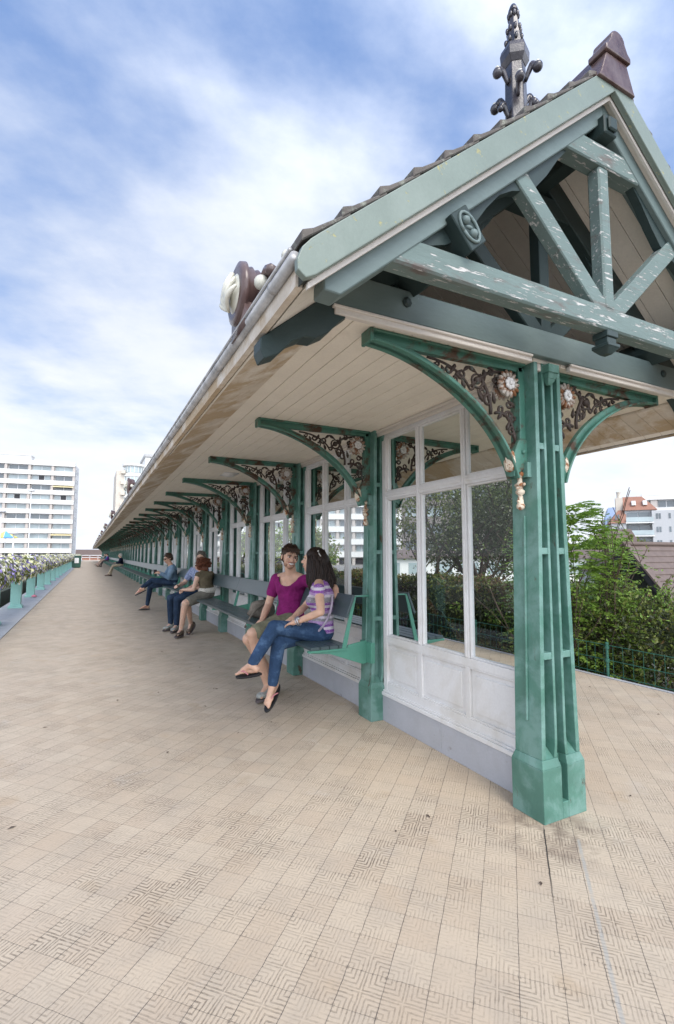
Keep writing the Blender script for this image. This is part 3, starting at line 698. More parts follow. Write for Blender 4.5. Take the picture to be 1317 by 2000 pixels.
# --- purlins with carved ends
for s, xc in ((-1, .905), (1, .905)):
    z = ru(xc)-.105-.075; ang = math.atan(SL)
    d = Vector((s*math.cos(ang), 0, -math.sin(ang))); n = Vector((s*math.sin(ang), 0, math.cos(ang)))
    def Q(a, b_, y): p = d*a+n*b_; return (s*xc+p.x, y, z+p.z)
    m = MB(); hw, hh = .050, .078
    m.hexa([Q(-hw, -hh, -.50), Q(hw, -hh, -.50), Q(hw, hh, -.50), Q(-hw, hh, -.50)], [Q(-hw, -hh, .1), Q(hw, -hh, .1), Q(hw, hh, .1), Q(-hw, hh, .1)])
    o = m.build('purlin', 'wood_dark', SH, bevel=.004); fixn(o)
    r = MB(); ring = []
    for k in range(17):
        a = 2*PI*k/16; ring.append(Q(.036*math.cos(a), .062*math.sin(a), -.503))
    r.tube(ring, .0065, 6); r.ball(Q(0, .028, -.503), .017, 10); r.ball(Q(0, -.028, -.503), .017, 10)
    r.ball(Q(0, 0, -.500), (.020, .008, .008), 8)
    r.build('carved_boss', 'wood', o, smooth=True)
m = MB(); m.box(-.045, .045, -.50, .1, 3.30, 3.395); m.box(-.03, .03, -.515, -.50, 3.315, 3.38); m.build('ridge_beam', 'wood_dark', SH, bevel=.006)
# --- ridge tiles and the terracotta end piece
def ridge(y0, y1, big):
    m = MB()
    f = .85
    zb = ZR+.10
    skirt = [(-.135, 3.515), (-.122, 3.535), (-.076, 3.655), (.076, 3.655), (.122, 3.535), (.135, 3.515)]
    m.prism(skirt, 'y', y0, y1)
    if big:
        cap = [(-.092, 3.656), (-.092, 3.682), (-.070, 3.70)]+[(-.052*math.cos(PI*i/8), 3.735+.048*math.sin(PI*i/8)) for i in range(9)]+[(.070, 3.70), (.092, 3.682), (.092, 3.656)]
        m.prism(cap, 'y', y0-.012, y1)
    return m
o = ridge(-.545, -.46, True).build('ridge_end', 'terracotta', SH, bevel=.006, seg=2); fixn(o)
m = MB(); zb = ZR+.10; y = -.458
while y < YE:
    w = .030+.010*0
    m.prism([(-.13, zb-.085), (-.07, zb+.05), (-.045, zb+.110), (0, zb+.135), (.045, zb+.110), (.07, zb+.05), (.13, zb-.085), (.0, zb+.02)], 'y', y, y+.315)
    m.prism([(-.145, zb-.09), (-.06, zb+.12), (0, zb+.150), (.06, zb+.12), (.145, zb-.09), (0, zb+.02)], 'y', y+.285, y+.325)
    y += .325
o = m.build('ridge_tiles', 'terracotta', SH, bevel=.003); fixn(o)
# --- ceiling lamps
for yy in (4.27, 12.4, 20.5):
    m = MB(); m.ball((-.60, yy, 2.312), (.075, .13, .035), 16); m.box(-.69, -.51, yy-.145, yy+.145, 2.305, 2.3125)
    m.build('ceiling_lamp', 'white', SH, smooth=True)

# --- finial spire on the ridge
FN = empty('ridge_finial', (0, .06, ZR+.10)); FN.scale = (.66, .66, .965); tag(FN, 'tall black glazed gothic spire with knobbed crockets standing on the roof ridge', 'finial')
m = MB(); z0 = 0
m.lathe([(.115, -.05), (.105, .10), (.098, .35), (.090, .62)], (0, 0, 0), 6, 'z', ph=.4)
m.build('shaft', 'finial', FN, bevel=.006)
m = MB(); m.lathe([(.092, .60), (.125, .64), (.130, .69), (.118, .72), (.075, .74)], (0, 0, 0), 6, 'z', ph=.4); m.build('collar', 'finial', FN, bevel=.004)
m = MB(); m.lathe([(.080, .735), (.060, .82), (.040, .94), (.030, .975), (.045, .985), (.040, 1.005), (.022, 1.03), (.004, 1.035)], (0, 0, 0), 8, 'z'); m.build('spire_tip', 'finial', FN, smooth=False)
for k in range(6):
    a = .4+PI/6+2*PI*k/6
    for z, L_, rr in ((.42, .105, .040), ) if k % 2 else ((.30, .085, .024), (.53, .105, .040)):
        m = MB(); ca, sa = math.cos(a), math.sin(a)
        P = [(ca*.085, sa*.085, z-.05), (ca*.125, sa*.125, z+.005), (ca*(.085+L_*.62), sa*(.085+L_*.62), z+.025), (ca*(.085+L_), sa*(.085+L_), z+.0)]
        m.tube(cat_rom(P, 3), [.018, .020, .022, .024, .024, .025, .026, .026, .026, .024][:len(cat_rom(P, 3))], 6); m.ball((ca*(.09+L_), sa*(.09+L_), z-.006), (rr*1.1, rr*1.1, rr*.78), 10)
        if rr > .03: m.ball((ca*(.09+L_), sa*(.09+L_), z+.022), (rr*.6, rr*.6, rr*.4), 8, 1)
        m.build('crocket', ['finial', 'shellwhite'], FN, smooth=True)
for k in range(8):
    a = 2*PI*k/8+.2
    for z, r0 in ((.775, .074), (.855, .058), (.955, .042), (.16, .105)):
        if z == .16 and k % 2: continue
        m = MB(); m.ball((math.cos(a)*r0, math.sin(a)*r0, z), (.017, .017, .022), 7); m.build('crocket', 'finial', FN, smooth=True)

# --- shell ornaments along the eaves
def shell_orn():
    r = empty('eaves_ornament', (-1.575, .10, 2.245))
    m = MB()                                   # drum facing the promenade
    m.lathe([(.02, -.065), (.100, -.080), (.128, -.070), (.132, -.050), (.112, -.040), (.118, -.022), (.106, -.010), (.112, .006), (.098, .03), (.03, .035)], (0, 0, .145), 40, 'x')
    m.box(-.06, .03, -.10, .10, -.03, .07)
    m.build('drum', 'terracotta', r, smooth=True)
    m = MB()
    m.ball((-.066, 0, .142), (.030, .082, .088), 18)
    for k in range(7):
        a = (k-3)*.34; P = []
        for i in range(7):
            u = i/6; yy = math.sin(a)*.098*u; zz = .060+math.cos(a)*.170*u*(1-.12*abs(k-3)/3); xx = -.086-.032*math.sin(PI*min(1, u*.85+.10)); P.append((xx, yy, zz))
        m.tube(P, [.005, .008, .010, .0115, .012, .010, .006], 7)
    m.build('shell', 'shellwhite', r, smooth=True)
    m = MB()
    for sg in (-1, ):
        P = []
        for i in range(22):
            a = 2.6-i*.33; rr = .075-.0028*i; P.append((.01, sg*(.165+math.cos(a)*rr*-1), .105+math.sin(a)*rr))
        m.tube(P, [.024-.0006*i for i in range(22)], 8)
        P = cat_rom([(0, sg*.10, .01), (0, sg*.25, -.015), (0, sg*.36, .0), (0, sg*.42, .02), (0, sg*.455, .06), (0, sg*.44, .095)], 4)
        m.tube(P, [.032-.0011*i for i in range(len(P))], 8)
    m.build('scroll', 'terracotta', r, smooth=True)
    for sg in (-1, ):
        for c, q in (((-.012, sg*.165, .125), .030), ((-.008, sg*.435, .085), .020)):
            m = MB(); m.ball(c, q, 12); m.build('white_ball', 'shellwhite', r, smooth=True)
    return r
o0 = shell_orn()
G = 'shell ornaments along the gutter'
tag(o0, 'large brown ornament with white shell on the gutter nearest the gable end', 'ornament', G)
lab = ['second brown shell ornament along the gutter, beside the round corner tower', 'third brown shell ornament from the gable along the gutter', 'fourth brown shell ornament from the gable along the gutter', 'fifth brown shell ornament from the gable along the gutter', 'sixth brown shell ornament from the gable along the gutter', 'seventh brown shell ornament from the gable along the gutter']
for k in range(1, 14):
    o = dup(o0, (-1.575, .10+k*4*S, 2.245)); o['label'] = lab[k-1] if k <= 6 else 'small distant shell ornament near the far end of the gutter'

# ---------------------------------------------------------------- long benches on both sides
def bench(s, label):
    r = empty('bench', (0, 0, 0)); tag(r, label, 'bench', 'benches along the middle wall')
    Y0, Y1 = S-.02, YE-.6
    m = MB()
    for i in range(4):
        x1 = s*(.315+i*.080); x2 = s*(.315+i*.080+.074)
        k = 0; y = Y0
        while y < Y1:
            yy = min(y+2*S, Y1); m.box(min(x1, x2), max(x1, x2), y, yy-.004, .566, .592); y = yy
    m.build('seat', 'slat', r, bevel=.003)
    m = MB(); y = Y0-.01
    while y < Y1:
        yy = min(y+2*S, Y1); m.prism([(s*.318, .795), (s*.248, .968), (s*.268, .976), (s*.338, .803)], 'y', y, yy-.004); y = yy
    o = m.build('backrest', 'slat', r, bevel=.003); fixn(o)
    m = MB()
    P = [(.640, .548), (.640, .565), (.34, .565), (.30, .585), (.13, .612), (.13, .430), (.17, .425), (.30, .470), (.46, .528)]
    m.prism([(s*a, b_) for a, b_ in P], 'y', -.006, .006)
    m.box(*sorted((s*.31, s*.645)), -.018, .018, .548, .5655)
    m.box(*sorted((s*.105, s*.142)), -.088, .088, .44, .60); 
    m.prism([(s*.365, .566), (s*.325, .566), (s*.235, .965), (s*.262, .965)], 'y', -.022, -.012)
    m.box(*sorted((s*.245, s*.105)), -.022, .02, .957, .968)
    sp = m.build('support', 'support', r, loc=(0, S, 0), bevel=.002); fixn(sp)
    for k in range(2, NB): dup(sp, (0, k*S, 0))
    return r
bench(-1, 'long dark slatted bench on the promenade side of the glazed wall, people sitting on it')
bench(1, 'long dark slatted bench behind the glazed wall, seen through the panes')

# ---------------------------------------------------------------- left parapet: posts, railing, flower troughs
RX = -3.68
RL = empty('railing', (RX, 0, 0)); tag(RL, 'low pale green iron railing with square posts along the left edge of the promenade', 'railing')
m = MB()
m.box(-.145, .145, -.145, .145, .012, .055); m.tbox((-.145, .145), (-.105, .105), (-.145, .145), (-.105, .105), .055, .10)
m.box(-.105, .105, -.105, .105, .10, .74); m.tbox((-.105, .105), (-.13, .13), (-.105, .105), (-.13, .13), .74, .78); m.box(-.13, .13, -.13, .13, .78, .81)
m.tbox((-.13, .13), (-.04, .04), (-.13, .13), (-.04, .04), .81, .85)
for s in (-1, 1):
    m.box(*sorted((s*.106, s*.111)), -.07, .07, .16, .70); m.box(-.07, .07, *sorted((s*.106, s*.111)), .16, .70)
PS = 3.36; py0 = 12.27-2*PS
pp = m.build('post', 'post', RL, loc=(0, py0, 0), bevel=.006)
for k in range(1, 31): dup(pp, (0, py0+k*PS, 0))
m = MB()
for z in (.70,):
    m.lathe([(.020, 0), (.020, 31*PS)], (0, py0-.5, z), 8, 'y')
y = py0
m.build('rail', 'post', RL, smooth=True)
def flowers(r, L, seed, label):
    rg = np.random.RandomState(seed)
    t = MB(); t.hexa([(-.10, -L/2, .76), (.10, -L/2, .76), (.10, L/2, .76), (-.10, L/2, .76)], [(-.15, -L/2-.03, .93), (.15, -L/2-.03, .93), (.15, L/2+.03, .93), (-.15, L/2+.03, .93)])
    t.build('trough', 'trough', r, bevel=.004)
    m = MB(); n = 1500
    th = rg.rand(n)*2*PI; u = (rg.rand(n)-.5)*L*1.06
    rad = .75+.30*rg.rand(n)
    a = rg.rand(n)*PI
    lump = 1+.22*np.sin(u*9+seed)+.12*np.sin(u*23+seed*2)
    hang = rg.rand(n) < .33
    X = np.cos(a)*.30*rad*lump; Z = .97+np.sin(a)*.25*rad*lump
    side = np.where(rg.rand(n) < .7, 1, -1)
    X = np.where(hang, side*(.20+.10*rg.rand(n)), X); Z = np.where(hang, .80-.10*np.sin(u*2.9+seed)**2+.22*rg.rand(n), Z)
    pal = .45+.45*np.sin(u*5.1+seed+Z*6)+.45*np.sin(u*9.3+seed*1.7)+.28*rg.randn(n)
    for i in range(n):
        c = Vector((X[i], u[i], Z[i])); nn = Vector((X[i]*1.2, (rg.rand()-.5)*.5, Z[i]-.80)).normalized()+Vector(tuple((rg.rand(3)-.5)*.7)); nn.normalize()
        leaf = rg.rand() < .27 or (hang[i] and rg.rand() < .25)
        s_ = .028+.020*rg.rand()
        a_ = nn.orthogonal().normalized(); b_ = nn.cross(a_)
        k = 5 if not leaf else 4
        ph = rg.rand()*6; pts = [c+nn*.006]
        for j in range(k*2 if not leaf else 4):
            rr = s_*(1 if j % 2 == 0 else .72); an = ph+2*PI*j/(k*2 if not leaf else 4)
            if leaf: rr = s_*(1.5 if j % 2 == 0 else .6)
            pts.append(c+(a_*math.cos(an)+b_*math.sin(an))*rr-nn*.003)
        q = len(pts)-1
        mm = 3 if leaf else (1 if pal[i] > .78 else (2 if rg.rand() < .5 else 0))
        m.add(pts, [(0, j+1, (j+1) % q+1) for j in range(q)], mm)
    o = m.build('flowers', ['fl_white', 'fl_lilac', 'fl_yellow', 'leaf'], r); o['kind'] = 'stuff'
FLR = []
for j in range(3):
    r = empty('flower_trough', (RX, 0, 0)); flowers(r, PS-.5, 11+j*5, ''); FLR.append(r)
ords = ['second', 'third', 'fourth', 'fifth', 'sixth', 'seventh', 'eighth', 'ninth', 'tenth', 'eleventh', 'twelfth']
GF = 'flower troughs on the railing'
for k in range(0, 27):
    y = py0+PS*(k+.5)
    if k < 3: r = FLR[k]; r.location = (RX, y, 0)
    else: r = dup(FLR[k % 3], (RX, y, 0))
    if k == 0: lb = 'white and lilac flower trough nearest the camera, beyond the left picture edge'
    elif k == 1: lb = 'large white and lilac flower trough at the left picture edge before the nearest visible post'
    elif k <= 12: lb = 'trough of white, cream and lilac petunias, %s from the left picture edge' % ords[k-2]
    else: lb = 'distant trough of pale flowers on the railing near the green litter bin'
    tag(r, lb, 'flower trough', GF)
# pink flower head lying by the second post
m = MB()
for k in range(6):
    a = k*PI/3; m.ball((-3.56+math.cos(a)*.035, 15.3+math.sin(a)*.035, .055), (.035, .035, .03), 8)
m.ball((-3.56, 15.3, .075), .03, 8)
tag(m.build('fallen_blossom', 'fl_pink', smooth=True), 'small pink blossom lying on the kerb between two green posts', 'flower')
# litter bin
r = empty('litter_bin', (-3.18, 50.7, .0)); tag(r, 'dark green litter bin with white notice at the end of the flower railing', 'bin')
m = MB(); m.tbox((-.36, .36), (-.40, .40), (-.30, .30), (-.34, .34), .05, 1.05); m.box(-.43, .43, -.37, .37, 1.05, 1.13); m.box(-.30, .30, -.25, .25, 0, .05)
m.build('body', 'trough', r, bevel=.02)
m = MB(); m.box(-.16, .20, -.365, -.345, .45, .93); m.build('notice', 'binwhite', r)
# plant in a maroon pot at the lower left
def scatter(name, mat, parent, pts, size, seed, nrm=None, aspect=.5, droop=.3, kind=4, up=0.0):
    rg = np.random.RandomState(seed); n = len(pts); pts = np.asarray(pts, float)
    d = rg.randn(n, 3); d[:, 2] = d[:, 2]*.6+up; d /= np.linalg.norm(d, axis=1)[:, None]
    if nrm is not None: d = d*.8+nrm; d /= np.linalg.norm(d, axis=1)[:, None]
    w = rg.randn(n, 3); a = np.cross(d, w); a /= np.linalg.norm(a, axis=1)[:, None]
    b = np.cross(d, a); sz = size*(.6+.8*rg.rand(n))[:, None]
    # leaf: folded diamond of two triangles
    L = a*sz; Wd = b*sz*aspect
    v = np.stack([pts-L*.5, pts+Wd*.5-L*.08+d*sz*.12, pts+L*.55-d*sz*droop*.4, pts-Wd*.5-L*.08+d*sz*.12], axis=1).reshape(-1, 3)
    o = np.arange(n)*4
    f = np.stack([np.stack([o, o+1, o+2], 1), np.stack([o, o+2, o+3], 1)], 1).reshape(-1, 3)
    me = bpy.data.meshes.new(name); me.vertices.add(len(v)); me.vertices.foreach_set('co', v.ravel())
    me.loops.add(f.size); me.loops.foreach_set('vertex_index', f.ravel().astype('i'))
    me.polygons.add(len(f)); me.polygons.foreach_set('loop_start', np.arange(0, f.size, 3, dtype='i')); me.polygons.foreach_set('loop_total', np.full(len(f), 3, dtype='i'))
    mats = mat if isinstance(mat, (list, tuple)) else [mat]
    for x in mats: me.materials.append(M_[x])
    if len(mats) > 1:
        cl = (np.sin(pts[:, 0]*2.3+seed)+np.sin(pts[:, 1]*1.9)+np.sin(pts[:, 2]*3.1+1)+rg.randn(n)*1.2)
        idx = np.digitize(cl, np.linspace(-1.4, 1.8, len(mats)+1)[1:-1]) if len(mats) > 2 else (cl > 1.1).astype(int)
        me.polygons.foreach_set('material_index', np.repeat(idx, 2).astype('i'))
    me.update(calc_edges=True)
    ob = bpy.data.objects.new(name, me); COL.objects.link(ob); ob.parent = parent
    return ob
def blobpts(c, r, n, seed, shell=.55, rough=.35, zmin=None):
    rg = np.random.RandomState(seed); d = rg.randn(n, 3); d /= np.linalg.norm(d, axis=1)[:, None]
    rr = shell+(1-shell)*rg.rand(n)**.6
    lob = 1+rough*(np.sin(d[:, 0]*5+seed)*np.sin(d[:, 1]*6+seed*.7)+.6*np.sin(d[:, 2]*9+d[:, 0]*7+seed))
    p = d*(rr*lob)[:, None]*np.array(r)+np.array(c)
    if zmin is not None: p = p[p[:, 2] > zmin]
    return p
r = empty('potted_plant', (-4.75, 12.9, -.3)); tag(r, 'yellow green plant in a maroon pot standing below the railing at the left edge', 'plant')
m = MB(); m.lathe([(.20, -.9), (.24, -.88), (.34, -.2), (.38, .05), (.40, .14), (.36, .16), (.32, .10)], (-.25, -.5, 0), 18); m.build('pot', 'terra_pot', r, smooth=True)
scatter('leaves', ['leaf_yellow', 'leaf_fresh'], r, blobpts((.15, -.15, .30), (.30, .40, .55), 900, 5), .10, 5)
# windblown bits on the paving
m = MB(); rg = random.Random(99)
for i in range(70):
    x, y = rg.uniform(-3.0, 2.4), rg.uniform(-1.4, 6.5)
    if -.2 < x < .3 and y > -.2: continue
    a = rg.uniform(0, 6.28); l = rg.uniform(.006, .022); w = l*rg.uniform(.2, .6); c, s_ = math.cos(a), math.sin(a)
    m.add([(x-c*l, y-s_*l, .003), (x+s_*w, y-c*w, .006), (x+c*l, y+s_*l, .004), (x-s_*w, y+c*w, .007)], [(0, 1, 2, 3)])
o = m.build('windblown_debris', 'twig'); tag(o, 'small dry leaf scraps scattered on the paving', 'debris', kind='stuff')
# ---------------------------------------------------------------- apartment blocks
def apt(name, label, loc, rz, w, dep, fl, fh, bays, wall='render', par='render', frame='white', roofbox=None, seed=1, awn=(), cat='apartment block', base=2.8, slabd=1.3, glassmix=.75, darkp=.45, parh=1.0, group=None, pier=.34):
    r = empty(name, loc, rz); tag(r, label, cat, group); rg = random.Random(seed)
    H = base+fl*fh
    m = MB(); m.box(0, w, slabd, dep, 0, H+.3); m.build('wall', wall, r)
    bw = w/bays
    m = MB()
    for i in range(bays+1):
        x = min(max(i*bw, pier), w-pier); m.box(x-pier, x+pier, .25, slabd-.02, 0, H)
    m.build('pier', 'pier' if wall == 'render' else wall, r)
    g = MB(); g.box(.3, w-.3, .9, slabd-.05, .2, base-.5); g.build('shopfront', 'darkmetal', r)
    p = MB(); p.box(0, w, -.02, .12, 0, parh); p.box(0, w, -.02, slabd, -.25, 0); p.box(w-.12, w, .12, slabd, 0, parh); p.box(0, .12, .12, slabd, 0, parh)
    p.box(-.03, w+.03, -.06, .16, parh, parh+.07)
    b0 = p.build('balcony', par, r, loc=(0, 0, base)); bs = [b0]
    for k in range(1, fl+1):
        b_ = dup(b0, (0, 0, base+k*fh))
    # windows in the recess of each balcony
    protos = []
    for j, (gm, nn) in enumerate((('winglass_pale', 2), ('winglass', 2), ('winglass_pale', 3))):
        q = MB(); x0, x1 = pier+.25, bw-pier-.25; q.box(x0, x1, slabd-.10, slabd-.02, .05, fh-.35, 0)
        for a in range(nn):
            c0 = x0+(x1-x0)*a/nn; c1 = x0+(x1-x0)*(a+1)/nn; q.box(c0+.09, c1-.09, slabd-.13, slabd-.101, .12, fh-.45, 1 if not (j == 2 and a == 1) else 2)
        q.box(x0-.02, x1+.02, slabd-.75, slabd-.11, fh-.36, fh-.26, 0)
        me = q.mesh('window', [frame, gm, 'darkmetal']); protos.append(me)
    for k in range(fl):
        for i in range(bays):
            o = bpy.data.objects.new('window', protos[0 if rg.random() > darkp else (1 if rg.random() > .4 else 2)]); COL.objects.link(o); o.parent = r
            o.location = (i*bw, 0, base+k*fh)
    for (i, k) in awn:
        q = MB(); q.prism([(-.5, fh-.95), (slabd-.2, fh-.35), (slabd-.2, fh-.28), (-.5, fh-.86)], 'x', i*bw+.3, (i+1)*bw-.3); q.build('awning', 'awning', r, loc=(0, 0, base+k*fh))
    if roofbox:
        for (x0, x1, y0, y1, h) in roofbox:
            q = MB(); q.box(x0, x1, y0, y1, H+.3, H+h); q.box(x0-.2, x1+.2, y0-.3, y1+.2, H+h, H+h+.25); q.build('penthouse', wall, r)
    # side windows
    m = MB()
    for k in range(fl):
        for (y0, y1) in ((dep*.30, dep*.42), (dep*.60, dep*.75)):
            m.box(w-.02, w+.03, y0, y1, base+k*fh+.7, base+k*fh+2.0)
    m.build('side_window', 'winglass', r)
    return r
apt('apartment_block', 'white ten storey apartment block with long balconies at the left edge beyond the flowers', (-43.2, 171.5, -1.2), R(-6.5), 36.5, 8, 9, 2.93, 6, seed=4,
    roofbox=[(4, 12, 3, 7, 2.6), (14, 24, 3, 7, 2.9), (25, 31, 4, 7, 1.6)], awn=[(5, 6), (5, 1)], base=3.1, darkp=.4, cat='apartment block')
# round-cornered tower above the gutter
r = empty('corner_tower', (3.2, 129, -1.2)); tag(r, 'pale apartment tower with rounded corner windows rising above the shelter gutter', 'apartment tower')
m = MB(); m.box(0, 3.1, 1.5, 16, 0, 23.3); m.build('wall', 'render_sand', r)
m = MB(); m.lathe([(2.2, 0), (2.2, 24.5)], (4.0, 2.2, 0), 20); m.box(4.0, 9, 1.2, 14, 0, 25.0); m.build('tower_wall', 'render', r)
for k in range(9):
    z = 1.2+k*2.7
    m = MB(); m.lathe([(2.28, z), (2.28, z+1.55)], (4.0, 2.2, 0), 20); m.build('window', 'winglass_pale', r)
    m = MB(); m.lathe([(2.45, z+1.75), (2.5, z+2.05), (2.25, z+2.2)], (4.0, 2.2, 0), 20)
    for j in range(9): a = PI+j*PI/8; m.box(4+2.3*math.cos(a)-.06, 4+2.3*math.cos(a)+.06, 2.2+2.3*math.sin(a)-.06, 2.2+2.3*math.sin(a)+.06, z, z+1.7)
    m.build('ledge', 'render', r)
    m = MB(); m.box(1.0, 2.0, .7, 1.5, z-.3, z+.5); m.build('balcony', 'render_sand', r)
m = MB(); m.lathe([(2.7, 24.5), (2.75, 25.0), (1.6, 25.2)], (4.0, 2.2, 0), 20); m.build('cornice', 'render', r)
m = MB(); m.box(6.6, 16, 1.0, 13, 0, 27.2); m.build('rear_block', 'render', r)
m = MB(); m.box(6.3, 16.3, .6, 13, 27.2, 27.8); m.box(9.5, 12, .5, 1, 23.6, 23.9); m.build('roof_edge', 'zinc', r)
# far end: brick ramp and white rail
r = empty('brick_wall', (-4.2, 132, -1.2)); tag(r, 'low red brick roofed building with stepped front closing the far end of the promenade', 'building')
m = MB(); m.box(-1.2, 5, 0, 6, 0, 2.0); m.build('wall', 'brick_red', r)
m = MB(); m.prism([(-.5, 2.0), (6.5, 2.0), (3, 3.6)], 'x', -.9, 5.2); m.build('roof', 'brown_roof', r)
r = empty('barrier', (-3.6, 119, 0)); tag(r, 'white rail barrier across the far end of the promenade', 'barrier')
m = MB()
for z in (.5, .95): m.box(0, 5, -.05, .05, z, z+.12)
for x in (0, 1.6, 3.2, 4.9): m.box(x, x+.1, -.05, .05, -1.2, 1.07)
m.build('rails', 'pole', r)
# lamp posts and a parasol on the left
def lamp(name, loc, h, label, two=False):
    r = empty(name, loc); tag(r, label, 'street lamp', 'white lamp posts on the left')
    m = MB(); m.lathe([(.12, 0), (.11, .6), (.075, .7), (.055, h)], (0, 0, 0), 10); m.build('pole', 'pole', r, smooth=True)
    m = MB(); m.lathe([(.05, h), (.34, h+.02), (.42, h+.10), (.30, h+.26), (.08, h+.36), (.02, h+.38)], (0, 0, 0), 14); m.build('lamp_head', 'pole', r, smooth=True)
lamp('street_lamp', (-8.75, 68.1, -1.2), 10.1, 'tall white lamp post with mushroom head before the apartment block')
lamp('street_lamp', (-9.5, 52.1, -1.2), 6.3, 'white lamp post at the left picture edge beside the striped parasol')
lamp('street_lamp', (-8.4, 51.7, -1.2), 4.3, 'short thin white lamp post between the two taller ones')
r = empty('parasol', (-11.4, 70.1, -1.2)); tag(r, 'blue and yellow parasol at the left picture edge above the flowers', 'parasol')
m = MB(); m.lathe([(.03, 0), (.03, 5.3)], (0, 0, 0), 6); m.build('pole', 'pole', r)
m = MB()
for k in range(8):
    a0, a1 = 2*PI*k/8, 2*PI*(k+1)/8; m.add([(0, 0, 5.35), (1.3*math.cos(a0), 1.3*math.sin(a0), 4.55), (1.3*math.cos(a1), 1.3*math.sin(a1), 4.55), (1.3*math.cos(a1), 1.3*math.sin(a1), 4.45), (1.3*math.cos(a0), 1.3*math.sin(a0), 4.45)], [(0, 1, 2), (1, 4, 3, 2)], k % 2)
M_['par_blue'] = flat('parasol_blue', (.15, .40, .75), .8); M_['par_yel'] = flat('parasol_yellow', (.75, .68, .2), .8)
m.build('canopy', ['par_blue', 'par_yel'], r)
# ---------------------------------------------------------------- right side
FX = 2.84
r = empty('wire_fence', (FX, 0, 0)); tag(r, 'low dark green wire fence with round posts along the right edge of the paving', 'fence')
m = MB(); m.lathe([(.015, -.5), (.015, .335), (.019, .34), (.019, .355), (.006, .36)], (0, 0, 0), 10); m.lathe([(.023, .15), (.023, .185)], (0, 0, 0), 10); m.lathe([(.023, .29), (.023, .32)], (0, 0, 0), 10)
p0 = m.build('post', 'wirefence', r, loc=(0, 1.62-2*2.0, 0), smooth=False)
for k in range(1, 30): dup(p0, (0, 1.62+(k-2)*2.0, 0))
m = MB()
for z in (.325, .17, .02, -.13):
    k = 0; P = []
    for i in range(120): P.append((.0+.004*math.sin(i*1.7), -6+i*.5, z+.006*math.sin(i*2.1)))
    m.tube(P, .0042, 5)
y = -5.9
while y < 40:
    m.tube([(.002, y, -.4), (.006, y+.004*math.sin(y*9), .327)], .0022, 4); y += .105 if y < 14 else .21
m.build('wire', 'wirefence', r)
# lawn beyond
m = MB(); m.box(9.5, 60, -10, 60, -1.19, -1.17); struct(m.build('lawn', 'leaf_hedge'))
# bushes
def stems(m, c, n, h, seed, spread=.5, r0=.012, k=5):
    rg = random.Random(seed)
    for i in range(n):
        a = rg.random()*6.28; P = []; x, y, z = c[0]+rg.uniform(-.2, .2), c[1]+rg.uniform(-.2, .2), c[2]; dx, dy = math.cos(a)*spread*rg.random(), math.sin(a)*spread*rg.random()
        for j in range(k): P.append((x+dx*(j/k)**1.2*h+rg.uniform(-.03, .03), y+dy*(j/k)**1.2*h+rg.uniform(-.03, .03), z+h*j/(k-1)*rg.uniform(.9, 1.0)))
        m.tube(P, [r0*(1-.8*j/k) for j in range(k)], 5)
def bush(label, c, rad, n, seed, mats=('leaf', 'leaf', 'leaf_fresh'), size=.055, sub=7, name='bush', base=-1.0, fresh=True, shell=.35):
    r = empty(name, (c[0], c[1], base)); tag(r, label, 'bush', 'wild bushes beyond the wire fence')
    rg = random.Random(seed); P = []
    for i in range(sub):
        o = (rg.uniform(-.55, .55)*rad[0], rg.uniform(-.6, .6)*rad[1], c[2]-base+rg.uniform(-.35, .35)*rad[2])
        f = rg.uniform(.5, .75); P.append(blobpts(o, (rad[0]*f, rad[1]*f, rad[2]*f), n//sub, seed*10+i, shell, .3, .1))
    P = np.concatenate(P)
    scatter('foliage', list(mats), r, P, size, seed, up=.4)
    # protruding sprays with leaves along them
    m = MB(); Q = []
    for i in range(30):
        a = rg.uniform(0, 6.28); x, y = math.cos(a)*rad[0]*rg.uniform(.2, .8), math.sin(a)*rad[1]*rg.uniform(.2, .8); z = c[2]-base+rad[2]*rg.uniform(.3, .62)
        L_ = rg.uniform(.25, .5)*rad[2]; ex, ey = x*.25+rg.uniform(-.15, .15), y*.25+rg.uniform(-.15, .15)
        pts = [(x+ex*t, y+ey*t, z+L_*(t-.25*t*t)) for t in (0, .25, .5, .75, 1)]
        m.tube(pts, [.006, .005, .004, .003, .002], 4)
        for t in np.linspace(.05, 1, 16): Q.append((x+ex*t+rg.uniform(-.03, .03), y+ey*t+rg.uniform(-.03, .03), z+L_*(t-.25*t*t)+rg.uniform(-.02, .02)))
    stems(m, (0, 0, 0), 14, c[2]-base, seed, .6, .018)
    m.ball((0, 0, .0), (.34, .34, .05), 12)
    m.build('stem', 'twig', r)
    scatter('spray_leaves', 'leaf_fresh' if fresh else mats[0], r, Q, size*1.05, seed+1, up=.7)
    return r
bl = [('dense green bush directly behind the wire fence post beside the nearest pillar', (3.75, 2.35, .10), (.95, 1.1, .95), 9000, 21),
      ('wide olive green bush behind the wire fence near the right picture edge', (4.1, .95, .02), (1.1, 1.3, .95), 10000, 22),
      ('olive bush with red brown twigs at the right picture edge below the barn roof', (4.9, -.35, .12), (1.2, 1.3, .85), 8000, 23),
      ('bush of small yellow green leaves growing up before the barn gable', (4.95, 2.7, .12), (1.0, 1.1, .95), 9000, 24),
      ('dark bush low against the wire fence, seen through the first pane', (3.6, 3.6, -.05), (.8, 1.0, .70), 6000, 25)]
for lb, c, rad, n, sd_ in bl: bush(lb, c, rad, n, sd_, mats=('leaf_dark', 'leaf', 'leaf', 'leaf_hedge', 'leaf_rust') if sd_ in (22, 23) else ('leaf_dark', 'leaf', 'leaf_hedge', 'leaf', 'leaf_fresh'), size=.048)
